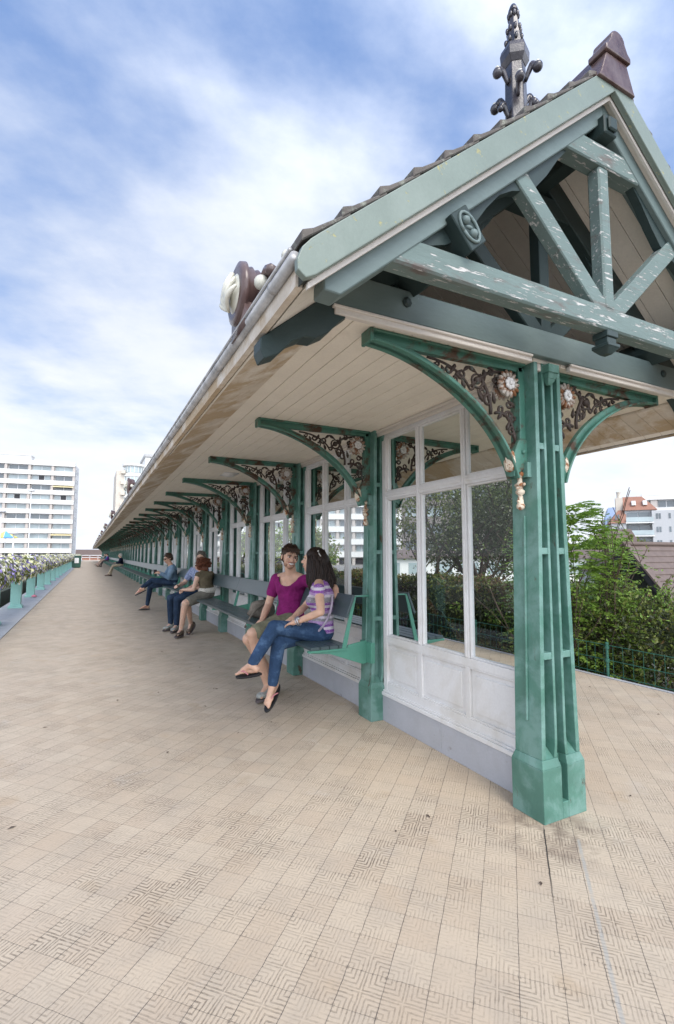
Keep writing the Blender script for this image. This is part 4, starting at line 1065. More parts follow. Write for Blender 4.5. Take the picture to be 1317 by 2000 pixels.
# tall shrub with pinnate leaves and bare top twigs
r = empty('tall_shrub', (3.45, 2.55, -1.0)); tag(r, 'tall shrub with feathery leaves and bare top twigs rising beside the nearest pillar', 'shrub')
rg = random.Random(77); m = MB(); tips = []
def branch(p, d, L_, rad, depth):
    P = [p]; q = Vector(p); dd = Vector(d).normalized()
    for i in range(5):
        dd = (dd+Vector((rg.uniform(-.16, .16), rg.uniform(-.16, .16), rg.uniform(-.02, .12)))).normalized(); q = q+dd*L_/5; P.append(tuple(q))
    m.tube(P, [max(.0045, rad*(1-.6*i/5)) for i in range(6)], 5)
    if depth == 0:
        tips.append((P[2], P[3], P[4], P[5])); return
    for k in range(rg.choice((3, 4))):
        t = rg.choice((2, 3, 4, 5)); a = Vector((rg.uniform(-1, 1), rg.uniform(-1, 1), rg.uniform(.2, 1.0)))
        branch(P[t], (dd+a*.75), L_*rg.uniform(.5, .75), rad*.5, depth-1)
for i in range(9):
    a = i*.7; branch((math.cos(a)*.12, math.sin(a)*.15, 0), (math.cos(a)*.20, math.sin(a)*.34, 1), 1.55, .022, 2)
m.build('branches', 'twig', r)
lf = []; bare = []
m2 = MB()
for i in range(1300):
    # compound leaves: stalk with paired leaflets
    a = rg.uniform(0, 6.28); zz = rg.uniform(.25, 2.95); w = (.66 if zz < 2.3 else .66*(3.25-zz)/.95)*(.45+.6*rg.random())
    x, y, z = math.cos(a)*w*.75, math.sin(a)*w, zz
    dv = Vector((math.cos(a)+rg.uniform(-.5, .5), math.sin(a)+rg.uniform(-.5, .5), rg.uniform(-.1, .5))).normalized()
    L_ = rg.uniform(.20, .34); side = dv.cross(Vector((0, 0, 1))).normalized()
    for j in range(8):
        t = .15+.85*j/7; c = Vector((x, y, z))+dv*L_*t-Vector((0, 0, 1))*.12*L_*t*t*2
        ll = .072*(1-.45*abs(t-.5)*1.6)*rg.uniform(.8, 1.2)
        for sgn in (-1, 1):
            e = (side*sgn+dv*.55-Vector((0, 0, .25))).normalized(); wv = dv*.017+Vector((rg.uniform(-.006, .006), rg.uniform(-.006, .006), rg.uniform(-.008, .008)))
            m2.add([c, c+e*ll*.45+wv, c+e*ll, c+e*ll*.45-wv], [(0, 1, 2, 3)])
o = m2.build('foliage', 'leaf_fresh', r)
Q = [p for t in tips for p in t if p[2] < 2.9 and rg.random() < .75]
Q = [(p[0]+rg.uniform(-.02, .02), p[1]+rg.uniform(-.02, .02), p[2]+rg.uniform(-.04, .04)) for p in Q for _ in range(4)]
scatter('small_leaves', ['leaf', 'leaf_fresh'], r, Q, .032, 9, up=.3)
# clipped hedge seen through the panes
def hedge(label, x0, x1, y0, y1, zt, n, seed, mats):
    r = empty('hedge', ((x0+x1)/2, (y0+y1)/2, -1.0)); tag(r, label, 'hedge', 'clipped hedges behind the glazed wall')
    rg = np.random.RandomState(seed); X = (x1-x0)/2; Y = (y1-y0)/2; Z = zt+1
    m = MB(); m.box(-X*.85, X*.85, -Y*.98, Y*.98, 0, Z-.1); m.build('twigs', 'leaf_dark', r)
    P = []
    for i in range(n):
        f = rg.rand()
        bumpz = .05*math.sin(rg.rand()*50)
        yy = (rg.rand()*2-1)*Y; w = .06*math.sin(yy*2.1+seed)+.04*math.sin(yy*5.3)
        if f < .38: P.append(((rg.rand()*2-1)*X, yy, Z+w+rg.randn()*.035))
        elif f < .85: P.append((-X-w+rg.randn()*.04, yy, rg.rand()*(Z+w)))
        else: P.append(((rg.rand()*2-1)*X, rg.choice((-1, 1))*Y+rg.randn()*.04, rg.rand()*Z))
    scatter('foliage', list(mats), r, P, .055, seed, up=.3)
hedge('dark green clipped hedge beyond the fence, through the panes of the first bay', 3.15, 3.9, 3.9, 16, .82, 42000, 31, ('leaf_dark', 'leaf_hedge', 'leaf', 'leaf_rust'))
hedge('low dark hedge added below the left railing to darken the gaps between posts', -5.4, -4.4, -8, 60, .25, 16000, 33, ('leaf_dark', 'leaf_dark', 'leaf_hedge'))  # added hedge, stands in for the dark background between the railing posts
hedge('second length of clipped hedge farther along, through the panes behind the couple', 3.3, 4.0, 17, 45, .75, 22000, 32, ('leaf_dark', 'leaf_hedge', 'leaf'))
# trees behind the hedge
def tree(name, label, loc, h, cr, n, seed, mats, size, lean=(0, 0), cat='tree', group='trees behind the shelter', dens=3, trunk_r=.12, crown_z=.62):
    r = empty(name, loc); tag(r, label, cat, group); rg = random.Random(seed); m = MB(); tp = []
    def br(p, d, L_, rad, dep_):
        P = [p]; q = Vector(p); dd = Vector(d).normalized()
        for i in range(4):
            dd = (dd+Vector((rg.uniform(-.2, .2), rg.uniform(-.2, .2), rg.uniform(-.05, .15)))).normalized(); q = q+dd*L_/4; P.append(tuple(q))
        m.tube(P, [max(.006, rad*(1-.55*i/4)) for i in range(5)], 6)
        if dep_ == 0: tp.extend(P[2:]); return
        for k in range(dens+1):
            a = Vector((rg.uniform(-1, 1), rg.uniform(-1, 1), rg.uniform(-.1, .8))); br(P[rg.choice((2, 3, 4))], dd*.7+a, L_*rg.uniform(.55, .8), rad*.5, dep_-1)
    br((0, 0, 0), (lean[0], lean[1], 1), h*.42, trunk_r, 3)
    m.build('trunk', 'bark', r)
    rs = np.random.RandomState(seed); T = np.array(tp); idx = rs.randint(0, len(T), n)
    P = T[idx]+rs.randn(n, 3)*cr*.14
    scatter('crown', list(mats), r, P, size, seed, up=.2)
    return r
tree('loose_tree', 'thin dark tree with sparse small leaves behind the hedge, left half of the first bay', (9.0, 12.6, -1.2), 6.2, 2.6, 4500, 41, ('leaf_dark', 'leaf_hedge', 'leaf'), .12, trunk_r=.13)
tree('loose_tree', 'dark leaning tree behind the hedge, seen in the middle pane of the first bay', (9.3, 11.2, -1.2), 6.4, 2.8, 4800, 42, ('leaf_dark', 'leaf_dark', 'leaf_hedge'), .11, lean=(.1, -.2), trunk_r=.12)
tree('loose_tree', 'dense dark tree behind the shrub, seen in the pane nearest the first pillar', (8.0, 8.6, -1.2), 5.6, 2.2, 5200, 43, ('leaf_dark', 'leaf_hedge', 'leaf_dark'), .095, trunk_r=.12)
tree('loose_tree', 'light green tree behind the panes where the couple sits', (9.5, 24, -1.2), 4.6, 2.0, 3500, 44, ('leaf', 'leaf_fresh'), .16)
tree('loose_tree', 'light green tree behind the third glazed bay', (10.0, 33, -1.2), 4.6, 2.2, 3500, 45, ('leaf', 'leaf_fresh', 'leaf_yellow'), .17)
tree('loose_tree', 'light green tree behind the far glazed bays', (11.0, 46, -1.2), 5.0, 2.4, 3500, 46, ('leaf', 'leaf_fresh'), .2)
# round bush by the small house
r = empty('round_tree', (44, 30.5, -1.2)); tag(r, 'rounded light green tree crown above the low brown roof', 'tree')
scatter('crown', ['leaf_fresh', 'leaf'], r, np.concatenate([blobpts((i*1.5-1.5, i*-.8, 2.5), (1.7, 1.7, 1.6), 1500, 60+i, .6) for i in range(3)]), .4, 3, up=.3)
m = MB(); m.tube([(0, 0, 0), (0, 0, 2)], [.2, .12], 8); m.build('trunk', 'bark', r)
# barn-like pavilion with brown pantiles
r = empty('pavilion', (12, 7.25, -1.2)); tag(r, 'brown pantiled pavilion roof with dark timber gable behind the bushes', 'pavilion')
zr = 2.76; sl = 1.28
def zz(y): return zr-sl*abs(y)
m = MB(); m.box(.5, 15, -1.9, 1.9, 0, .35); m.prism([(-1.9, .35), (1.9, .35), (0, zr-.18)], 'x', .55, 14.9); m.build('wall', 'attic', r)
for s in (-1, 1):
    m = MB(); n = 16; w = 2.15/n
    for i in range(n):
        ya, yb = i*w, (i+1)*w+.02
        m.prism([(s*ya, zz(ya)-.02), (s*yb, zz(yb)+.025), (s*yb, zz(yb)+.055), (s*ya, zz(ya)+.01)], 'x', -.05, 15.2)
    o = m.build('roof', 'brown_roof', r, bevel=.006); fixn(o)
    m = MB(); m.prism([(0, zz(0)-.24), (s*2.2, zz(2.2)-.24), (s*2.2, zz(2.2)+.0), (0, zz(0)+.0)], 'x', -.10, -.055); o = m.build('gable_board', 'darkmetal', r); fixn(o)
    m = MB(); m.prism([(0, zz(0)+.03), (s*2.2, zz(2.2)+.03), (s*2.2, zz(2.2)+.11), (0, zz(0)+.11)], 'x', -.13, .10); o = m.build('verge_tiles', 'brown_roof', r); fixn(o)
    m = MB(); m.prism([(0, zz(0)-.46), (s*2.0, zz(2.0)-.46), (s*2.0, zz(2.0)-.38), (0, zz(0)-.38)], 'x', .30, .40); o = m.build('inner_rafter', 'wood', r); fixn(o)
m = MB(); m.lathe([(.075, 0), (.075, 15.3)], (-.1, 0, zr+.04), 10, 'x'); m.build('ridge', 'brown_roof', r, smooth=True)
# low brown roof farther left
r = empty('low_house', (23.4, 14.6, -1.2), R(-26)); tag(r, 'low house with brown roof and white side between the shrub and the pavilion', 'house')
m = MB(); m.box(0, 6, 0, 5, 0, 1.6); m.build('wall', 'render_grey', r)
m = MB(); m.hexa([(-.2, -.3, 1.5), (6, -.3, 1.5), (6, 5, 1.5), (-.2, 5, 1.5)], [(.3, 2.2, 2.78), (6, 2.2, 2.78), (6, 2.6, 2.78), (.3, 2.6, 2.78)]); m.build('roof', 'brown_roof', r)
m = MB()
for x in (1.0, 2.2, 3.4): m.box(x, x+.7, -.02, .02, .4, 1.2)
m.build('window', 'winglass', r)
# white corner house with orange roof
r = empty('white_house', (69.6, 46.4, -1.2), R(-52)); tag(r, 'white four storey house with orange tiled roof, chimney and stacked balconies', 'house')
m = MB(); m.box(0, 2.0, 0, 9, 0, 7.2); m.box(2.0, 5.4, 1.2, 9, 0, 9.2); m.box(5.4, 8.6, 0, 9, 0, 9.0); m.build('wall', 'render_grey', r)
m = MB(); m.box(-.01, 2.01, -.02, 0, 0, 2.6); m.build('brick_base', 'render_sand', r)
m = MB(); m.hexa([(1.8, .8, 9.2), (6.3, .8, 9.2), (6.3, 9, 9.2), (1.8, 9, 9.2)], [(2.0, 3.2, 11.5), (4.6, 3.2, 11.5), (4.6, 6, 11.5), (2.0, 6, 11.5)]); m.hexa([(-.3, -.3, 7.2), (2.1, -.3, 7.2), (2.1, 9, 7.2), (-.3, 9, 7.2)], [(1.2, 1.8, 9.3), (2.1, 1.8, 9.3), (2.1, 6, 9.3), (1.2, 6, 9.3)])
m.build('roof', 'orange_roof', r)
m = MB(); m.box(.9, 1.9, 2.2, 3.2, 8, 11.3); m.lathe([(.28, 11.3), (.28, 12.1), (.34, 12.15), (.34, 12.3)], (1.4, 2.7, 0), 8); m.build('chimney', 'render_sand', r)
for x in (3.0, 4.5):
    m = MB(); m.hexa([(x, 1.2, 10.0), (x+.55, 1.2, 10.0), (x+.55, 2.4, 10.0), (x, 2.4, 10.0)], [(x, 1.5, 10.7), (x+.55, 1.5, 10.7), (x+.55, 2.4, 10.7), (x, 2.4, 10.7)]); m.build('dormer', 'white', r)
for k in range(4):
    z = 1.0+k*2.0+.3
    m = MB(); m.box(1.95, 5.6, -.3, 1.2, z-.18, z); m.build('balcony', 'render', r)
    m = MB(); m.box(2.0, 5.55, -.30, -.26, z+.05, z+.75); m.build('balcony_glass', 'winglass_pale', r)
    m = MB(); m.box(2.3, 3.7, 1.1, 1.19, z+.05, z+1.55); m.box(3.85, 5.2, 1.1, 1.19, z+.05, z+1.55); m.build('window', 'winglass', r)
    for (x0, nn) in ((.55, 3), (5.9, 2), (7.5, 1)):
        for j in range(nn):
            if k == 3 and x0 < 1 and j == 2: continue
            m = MB(); m.box(x0+j*.36, x0+j*.36+.26, -.05, .02, z+.45, z+1.25); m.build('window', 'winglass', r)
m = MB(); m.box(8.6, 12, .3, 9, 0, 7.6); m.build('wing', 'render', r)
for k in range(3):
    for x in (9.0, 10.2, 11.2): m = MB(); m.box(x, x+.45, .25, .32, 1.2+k*2.2, 2.2+k*2.2); m.build('window', 'winglass', r)
# modern blocks behind
apt('apartment_block', 'modern white block with recessed grey balconies at the right edge behind the orange roof', (106, 66.6, -1.2), R(-50), 40, 14, 5, 2.75, 8, seed=9, wall='render', base=1.0, darkp=.8, pier=.6, roofbox=[(3, 38, 1, 10, .8)], parh=.7)
r = empty('blue_block', (101.7, 69.3, -1.2), R(-52)); tag(r, 'narrow blue clad building just left of the orange roofed house', 'building')
m = MB(); m.box(0, 4.8, 0, 8, 0, 10.5); m.hexa([(0, 0, 10.5), (4.8, 0, 10.5), (4.8, 8, 10.5), (0, 8, 10.5)], [(.8, 1, 13), (4.8, 1, 13), (4.8, 7, 13), (.8, 7, 13)]); m.build('wall', 'blue_clad', r)
for k in range(4):
    m = MB(); m.box(.4, 4.4, -.05, 0, 1.6+k*2.5, 3.0+k*2.5); m.build('window', 'winglass', r)
r = empty('small_house', (53.4, 37.6, -1.2), R(-52)); tag(r, 'small white house with brown roof left of the white corner house', 'house')
m = MB(); m.box(-6, 4.5, 0, 7, 0, 3.8); m.build('wall', 'render', r)
m = MB(); m.hexa([(-.2, -.2, 3.75), (4.6, -.2, 3.75), (4.6, 7, 3.75), (-.2, 7, 3.75)], [(.5, 2.2, 5.6), (4.0, 2.2, 5.6), (4.0, 5, 5.6), (.5, 5, 5.6)]); m.build('roof', 'brown_roof', r)
for x in (-4.8, -3, .6, 2.6): m = MB(); m.box(x, x+.8, -.04, 0, 1.8, 3.1); m.build('window', 'winglass', r)
r = empty('sand_tower', (60, 52, -1.2), R(-50)); tag(r, 'sand coloured brick block behind the bare twigs of the tall shrub', 'building')
m = MB(); m.box(-9, 2.3, 0, 10, 0, 10.2); m.build('wall', 'render_sand', r)
for k in range(3):
    for x in (-8, -6, -4, -2, 0): m = MB(); m.box(x, x+1.1, -.05, 0, 2+k*2.8, 3.5+k*2.8); m.build('window', 'winglass', r)
# blocks seen through the panes
apt('apartment_block', 'dark eleven storey block, facade coloured as shaded, seen through the panes of the first bay', (44.5, 66.5, -1.2), R(-36), 26, 14, 4, 2.9, 7, seed=12, wall='render_shaded', par='render_shaded', base=2.0, darkp=.9, parh=.85)
apt('apartment_block', 'white balcony block seen through the second bay beside the couple', (38.5, 103, -1.2), R(-24), 26, 14, 5, 2.9, 7, seed=13, base=2.0, darkp=.7)
apt('apartment_block', 'pale grey balcony block seen through the third bay', (30, 120, -1.2), R(-27), 13, 14, 4, 2.9, 4, seed=14, wall='render_grey', base=2.0, darkp=.7)
apt('apartment_block', 'white block with dark windows seen through the fourth bay', (21, 140, -1.2), R(-20), 14, 14, 5, 2.9, 4, seed=15, base=2.0, darkp=.7)
r = empty('long_building', (21, 37, -1.2), R(-27)); tag(r, 'long low white building with dark windows behind the hedge', 'building')
m = MB(); m.box(0, 30, 0, 6, 0, 2.1); m.build('wall', 'render', r)
m = MB(); m.hexa([(-.3, -.4, 2.1), (30.3, -.4, 2.1), (30.3, 6, 2.1), (-.3, 6, 2.1)], [(0, 2, 2.9), (30, 2, 2.9), (30, 4, 2.9), (0, 4, 2.9)]); m.build('roof', 'brown_roof', r)
for i in range(12): m = MB(); m.box(1+i*2.4, 2.6+i*2.4, -.04, 0, .7, 1.7); m.build('window', 'winglass_pale', r)

# ---------------------------------------------------------------- people
def cloth(name, col, col2=None, scale=14, rough=.85, stripes=None):
    m, t, b = newmat(name); p = pos(t)
    n = noise(t, p, scale, 4, .6); n2 = noise(t, p, 140, 2, .5)
    c = mix(t, mrange(t, n, .35, .65), tuple(x*.82 for x in col), tuple(min(1, x*1.15) for x in col))
    if col2: c = mix(t, mrange(t, n, .52, .66, 0, .85), c, col2)
    if stripes:
        g = t.nodes.new('ShaderNodeNewGeometry'); sp = t.nodes.new('ShaderNodeSeparateXYZ'); t.links.new(g.outputs['Position'], sp.inputs[0])
        z = mrange(t, math_(t, 'ADD', sp.outputs[2], math_(t, 'MULTIPLY', noise(t, p, 6, 2), .02)), stripes[0], stripes[1])
        r = t.nodes.new('ShaderNodeValToRGB'); r.color_ramp.interpolation = 'CONSTANT'; e = r.color_ramp.elements
        cols = stripes[2]; e[0].position = 0; e[0].color = c4(cols[0]); e[1].position = 1/len(cols); e[1].color = c4(cols[1])
        for i in range(2, len(cols)): x = e.new(i/len(cols)); x.color = c4(cols[i])
        t.links.new(z, r.inputs[0])
        vo = t.nodes.new('ShaderNodeTexVoronoi'); vo.inputs['Scale'].default_value = 85; t.links.new(p, vo.inputs['Vector'])
        c = mix(t, mrange(t, vo.outputs[0], .25, .35, .55, 0), r.outputs[0], (.62, .55, .62))
    t.links.new(c, b.inputs['Base Color']); b.inputs['Roughness'].default_value = rough; b.inputs['Specular IOR Level'].default_value = .2
    h = math_(t, 'ADD', noise(t, p, 22, 3, .6, 1.2), math_(t, 'MULTIPLY', n2, .15))
    bump(t, b, h, .014, .7); return m
def skinmat(name, col):
    m, t, b = newmat(name); p = pos(t); n = noise(t, p, 25, 4, .6)
    t.links.new(mix(t, mrange(t, n, .3, .7), tuple(x*.9 for x in col), tuple(x*1.08 for x in col)), b.inputs['Base Color'])
    b.inputs['Roughness'].default_value = .5; b.inputs['Subsurface Weight'].default_value = .12; b.inputs['Subsurface Radius'].default_value = (.012, .004, .002); b.inputs['Subsurface Scale'].default_value = 1
    b.inputs['Specular IOR Level'].default_value = .35; return m
M_['skin_tan'] = skinmat('skin_tan', (.58, .36, .255)); M_['skin'] = skinmat('skin_fair', (.55, .33, .23)); M_['skin_pale'] = skinmat('skin_pale', (.60, .39, .29))
def hairmat(name, col, c2):
    m, t, b = newmat(name); p = pos(t, (60, 60, 7)); n = noise(t, p, 2.2, 4, .6, .5)
    t.links.new(mix(t, mrange(t, n, .35, .7), col, c2), b.inputs['Base Color']); b.inputs['Roughness'].default_value = .5; b.inputs['Specular IOR Level'].default_value = .28
    bump(t, b, n, .004, .7); return m
M_['hair_brown'] = hairmat('hair_brown', (.030, .017, .010), (.075, .042, .024)); M_['hair_black'] = hairmat('hair_black', (.008, .005, .004), (.034, .019, .013))
M_['hair_red'] = hairmat('hair_red', (.085, .028, .014), (.16, .055, .025)); M_['hair_grey'] = hairmat('hair_grey', (.10, .085, .07), (.17, .15, .13)); M_['hair_white'] = hairmat('hair_white', (.5, .48, .45), (.65, .64, .6))
M_['magenta'] = cloth('magenta_shirt', (.20, .014, .115)); M_['khaki'] = cloth('khaki_shorts', (.20, .195, .130)); M_['jeans'] = cloth('blue_jeans', (.030, .062, .125), (.085, .15, .25), 9)
M_['jeans_dark'] = cloth('dark_jeans', (.022, .040, .075), (.04, .065, .11), 9); M_['denimshirt'] = cloth('denim_shirt', (.15, .235, .33), (.22, .31, .41), 7)
pu = (.24, .085, .33); gy = (.27, .26, .28); wh = (.62, .56, .62); li = (.42, .27, .50)
M_['pattern'] = cloth('striped_top', pu, stripes=(.60, 1.13, (wh, pu, li, pu, wh, pu, li, gy, wh, gy, li, pu, wh, pu, gy, gy, wh, li, pu, wh, pu, pu, li, pu)))
M_['olive'] = cloth('olive_vest', (.115, .095, .060)); M_['shorts_grey'] = cloth('grey_shorts', (.16, .15, .125)); M_['hemwhite'] = cloth('patterned_hem', (.60, .57, .50), (.12, .12, .12), 60)
M_['blueprint'] = cloth('blue_print_shirt', (.20, .25, .40), (.55, .58, .65), 60); M_['navy'] = cloth('navy_jacket', (.010, .014, .035)); M_['beige'] = cloth('beige_trousers', (.42, .35, .25))
M_['turq'] = cloth('turquoise_top', (.03, .30, .42)); M_['violet'] = cloth('violet_top', (.14, .05, .28)); M_['white_cloth'] = cloth('white_cloth', (.65, .65, .66)); M_['greycloth'] = cloth('grey_cloth', (.12, .10, .10))
M_['bagcloth'] = cloth('bag_canvas', (.16, .14, .115), (.24, .21, .18), 12)
M_['sole'] = flat('rubber_black', (.012, .012, .014), .5); M_['strap_pink'] = flat('strap_pink', (.55, .22, .24), .5); M_['shoe_grey'] = cloth('shoe_grey', (.36, .37, .34), (.2, .2, .19), 40)
M_['shoe_brown'] = cloth('shoe_brown', (.13, .095, .07), (.28, .24, .2), 40); M_['lens'] = flat('lens_black', (.01, .01, .012), .15); M_['eye_white'] = flat('tooth_white', (.72, .70, .66), .4); M_['lip'] = flat('lip', (.35, .13, .11), .5); M_['beard'] = flat('stubble', (.33, .19, .13), .8); M_['silver'] = flat('silver', (.5, .5, .52), .3, .1, 20, .8)
M_['strapband'] = cloth('lilac_strap', (.42, .36, .45))

def remesh(mb, name, mat, parent, voxel, smooth=6, sfac=.5):
    me = mb.mesh(name+'_tmp', mat); ob = bpy.data.objects.new(name+'_tmp', me); COL.objects.link(ob)
    r = ob.modifiers.new('r', 'REMESH'); r.mode = 'VOXEL'; r.voxel_size = voxel; r.use_smooth_shade = True
    if smooth: s = ob.modifiers.new('s', 'SMOOTH'); s.iterations = smooth; s.factor = sfac
    dg = bpy.context.evaluated_depsgraph_get(); ev = ob.evaluated_get(dg)
    nm = bpy.data.meshes.new_from_object(ev, depsgraph=dg); nm.name = name
    bpy.data.objects.remove(ob); bpy.data.meshes.remove(me)
    nm.materials.clear()
    for x in (mat if isinstance(mat, (list, tuple)) else [mat]): nm.materials.append(M_[x])
    nm.polygons.foreach_set('use_smooth', [True]*len(nm.polygons))
    o = bpy.data.objects.new(name, nm); COL.objects.link(o); o.parent = parent; return o
def V(*a): return Vector(a)
def basis(f, up=(0, 0, 1)):
    f = Vector(f).normalized(); u = Vector(up); r = f.cross(u).normalized(); u = r.cross(f).normalized(); return f, r, u   # forward, right, up
def bmat(f, r, u): return Matrix((r, f, u)).transposed()     # columns right, forward, up
def limb(m, pts, rads, n=12):
    for i in range(len(pts)-1): m.cap(pts[i], rads[i], pts[i+1], rads[i+1], n)
def hand(m, wr, d, nrm, thumb, curl=.5, s=1.0, spread=.18):
    # d: along the hand, nrm: back of the hand, thumb: +1/-1 side
    d = Vector(d).normalized(); nrm = Vector(nrm); nrm = (nrm-d*nrm.dot(d)).normalized(); side = d.cross(nrm).normalized()*thumb
    wr = Vector(wr); M = Matrix((side, d, nrm)).transposed()
    m.ball(wr+d*.045*s, (.040*s, .052*s, .016*s), 12, 0, M); m.cap(wr, .026*s, wr+d*.03*s, .028*s, 10)
    for i, (o, L_) in enumerate(((.030, .072), (.010, .080), (-.010, .074), (-.029, .058))):
        p = wr+d*(.080 if i < 3 else .072)*s+side*o*s; a = curl*.5; q = p
        m.cap(wr+d*.045*s+side*o*.8*s, .012*s, p, .0105*s, 8)
        for j, fr in enumerate((.45, .32, .23)):
            dd = (d*math.cos(a)-nrm*math.sin(a)+side*o*spread*6*.3).normalized(); e = q+dd*L_*fr*s; m.cap(q, (.0098-.0008*j)*s, e, (.0090-.0009*j)*s, 8); q = e; a += curl*.75
    p = wr+d*.020*s+side*.030*s; dd = (d*.65+side*.75-nrm*.25*curl).normalized(); e = p+dd*.040*s; m.cap(p, .014*s, e, .011*s, 8); dd = (d*.95+side*.15-nrm*.5*curl).normalized(); m.cap(e, .011*s, e+dd*.030*s, .009*s, 8)
def foot(m, ank, toe, s=1.0, up=(0, 0, 1), toes=True):
    ank, toe = Vector(ank), Vector(toe); u = Vector(up).normalized(); d2 = toe-ank; d2 = (d2-u*d2.dot(u)).normalized(); sd_ = d2.cross(u).normalized()
    heel = ank-u*.058*s-d2*.040*s; toe = heel+d2*.215*s
    m.cap(ank, .034*s, heel+u*.015, .030*s); m.cap(ank, .034*s, toe-d2*.06*s+u*.02*s, .024*s)
    M = Matrix((sd_, d2, u)).transposed(); m.ball(toe-d2*.065*s+u*.010*s, (.042*s, .062*s, .018*s), 12, 0, M); m.cap(heel+u*.008, .026*s, toe-d2*.07*s+u*.004*s, .022*s)
    if toes:
        for i, o in enumerate((-.026, -.010, .004, .017, .029)): m.cap(toe-d2*(.030+abs(o+.02)*.35)*s+sd_*o*s+u*.004*s, .012*s, toe+d2*(.006-abs(o+.026)*.5)*s+sd_*o*s, (.013 if i == 0 else .009)*s, 8)
    return heel, d2, sd_, u, toe
def head(m, c, f, up, s=1.0, female=False):
    f, r, u = basis(f, up); M = bmat(f, r, u); c = Vector(c)
    P = lambda a, b_, h: c+r*a*s+f*b_*s+u*h*s
    m.ball(P(0, -.012, .028), (.076*s, .094*s, .088*s), 16, 0, M); m.ball(P(0, .030, -.020), (.060*s, .060*s, .080*s), 14, 0, M)
    m.ball(P(0, .050, -.078), (.036*s, .032*s, .028*s), 12, 0, M); m.ball(P(0, .020, -.055), (.054*s, .055*s, .045*s), 12, 0, M)
    m.cap(P(0, .088, .012), .009*s, P(0, .112, -.018), .013*s, 8)
    for q in (-1, 1):
        m.ball(P(q*.013, .098, -.022), .009*s, 8); m.ball(P(q*.038, .068, -.022), (.020*s, .020*s, .018*s), 10, 0, M)
        m.cap(P(q*.016, .086, .030), .010*s, P(q*.046, .070, .032), .009*s, 8); m.ball(P(q*.078, -.004, .0), (.010*s, .020*s, .030*s), 10, 0, M)
    m.cap(P(-.020, .086, -.047), .009*s, P(.020, .086, -.047), .009*s, 8); m.cap(P(-.016, .085, -.058), .009*s, P(.016, .085, -.058), .009*s, 8)
    return P, M
def face(root, P, M, s, brow='hair_brown', smile=False, closed=False, shades=False):
    m = MB()
    for q in (-1, 1): m.cap(P(q*.018, .096, .029), .0042*s, P(q*.048, .080, .029), .0032*s, 6)
    m.build('eyebrow', brow, root, smooth=True)
    for q in (-1, 1):
        e = MB(); e.ball(P(q*.031, .081, .012), (.013*s, .008*s, .0055*s), 10, 0, M); o = e.build('eye', 'eye_white', root, smooth=True)
        e = MB(); e.ball(P(q*.031, .088, .012), (.006*s, .004*s, .0058*s), 8, 0, M); e.cap(P(q*.018, .088, .017), .0022*s, P(q*.045, .080, .016), .0022*s, 6); e.build('iris', 'lens', o, smooth=True)
    if shades:
        e = MB()
        for q in (-1, 1): e.ball(P(q*.033, .092, .010), (.027*s, .010*s, .019*s), 12, 0, M); e.cap(P(q*.06, .083, .016), .004*s, P(q*.083, -.01, .012), .004*s, 6)
        e.cap(P(-.02, .1, .014), .004*s, P(.02, .1, .014), .004*s, 6); e.build('sunglasses', 'lens', root, smooth=True)
    e = MB()
    if smile: e.ball(P(0, .0950, -.047), (.025*s, .008*s, .0075*s), 12, 0, M); e.ball(P(0, .0955, -.052), (.016*s, .007*s, .007*s), 12, 0, M); e.build('teeth', 'eye_white', root, smooth=True); e = MB()
    e.tube([P(-.031, .082, -.034 if smile else -.052), P(-.013, .0975, -.0415 if smile else -.050), P(.013, .0975, -.0415 if smile else -.050), P(.031, .082, -.034 if smile else -.052)], .0028*s, 6)
    e.tube([P(-.030, .083, -.036 if smile else -.056), P(-.012, .095, -.061 if smile else -.058), P(.012, .095, -.061 if smile else -.058), P(.030, .083, -.036 if smile else -.056)], .0034*s, 6)
    e.build('lips', 'lip', root, smooth=True)
def torso(m, pel, waist, chest, neckb, f0, f1, k=1.0, fem=False, ex=0.0):
    f, r, u = basis(f0); g, r1, u1 = basis(f1)
    M0 = bmat(f, r, u); fm = (f+g).normalized(); fmm, rm, um = basis(fm); Mm = bmat(fmm, rm, um); M1 = bmat(g, r1, u1)
    pel, waist, chest, neckb = map(Vector, (pel, waist, chest, neckb)); kk = .93 if fem else 1
    m.ball(pel, ((.165*(1.03 if fem else 1))*k+ex, .118*k+ex, .105*k+ex), 16, 0, M0)
    m.ball(waist, (.135*k*kk+ex, .100*k+ex, .12*k+ex), 16, 0, Mm); m.ball(waist.lerp(chest, .5), (.145*k*kk+ex, .105*k+ex, .12*k+ex), 16, 0, Mm)
    m.ball(waist.lerp(pel, .5), (.148*k*kk+ex, .108*k+ex, .11*k+ex), 16, 0, Mm)
    m.ball(chest, (.165*k*kk+ex, .112*k+ex, .125*k+ex), 16, 0, M1)
    m.ball(chest.lerp(neckb, .55), (.135*k*kk+ex, .085*k+ex, .085*k+ex), 14, 0, M1)
    if fem:
        for q in (-1, 1): m.ball(chest+r1*q*.07*k+g*.085*k-u1*.015, .055*k+ex, 12)
    return (f, r, u), (g, r1, u1)

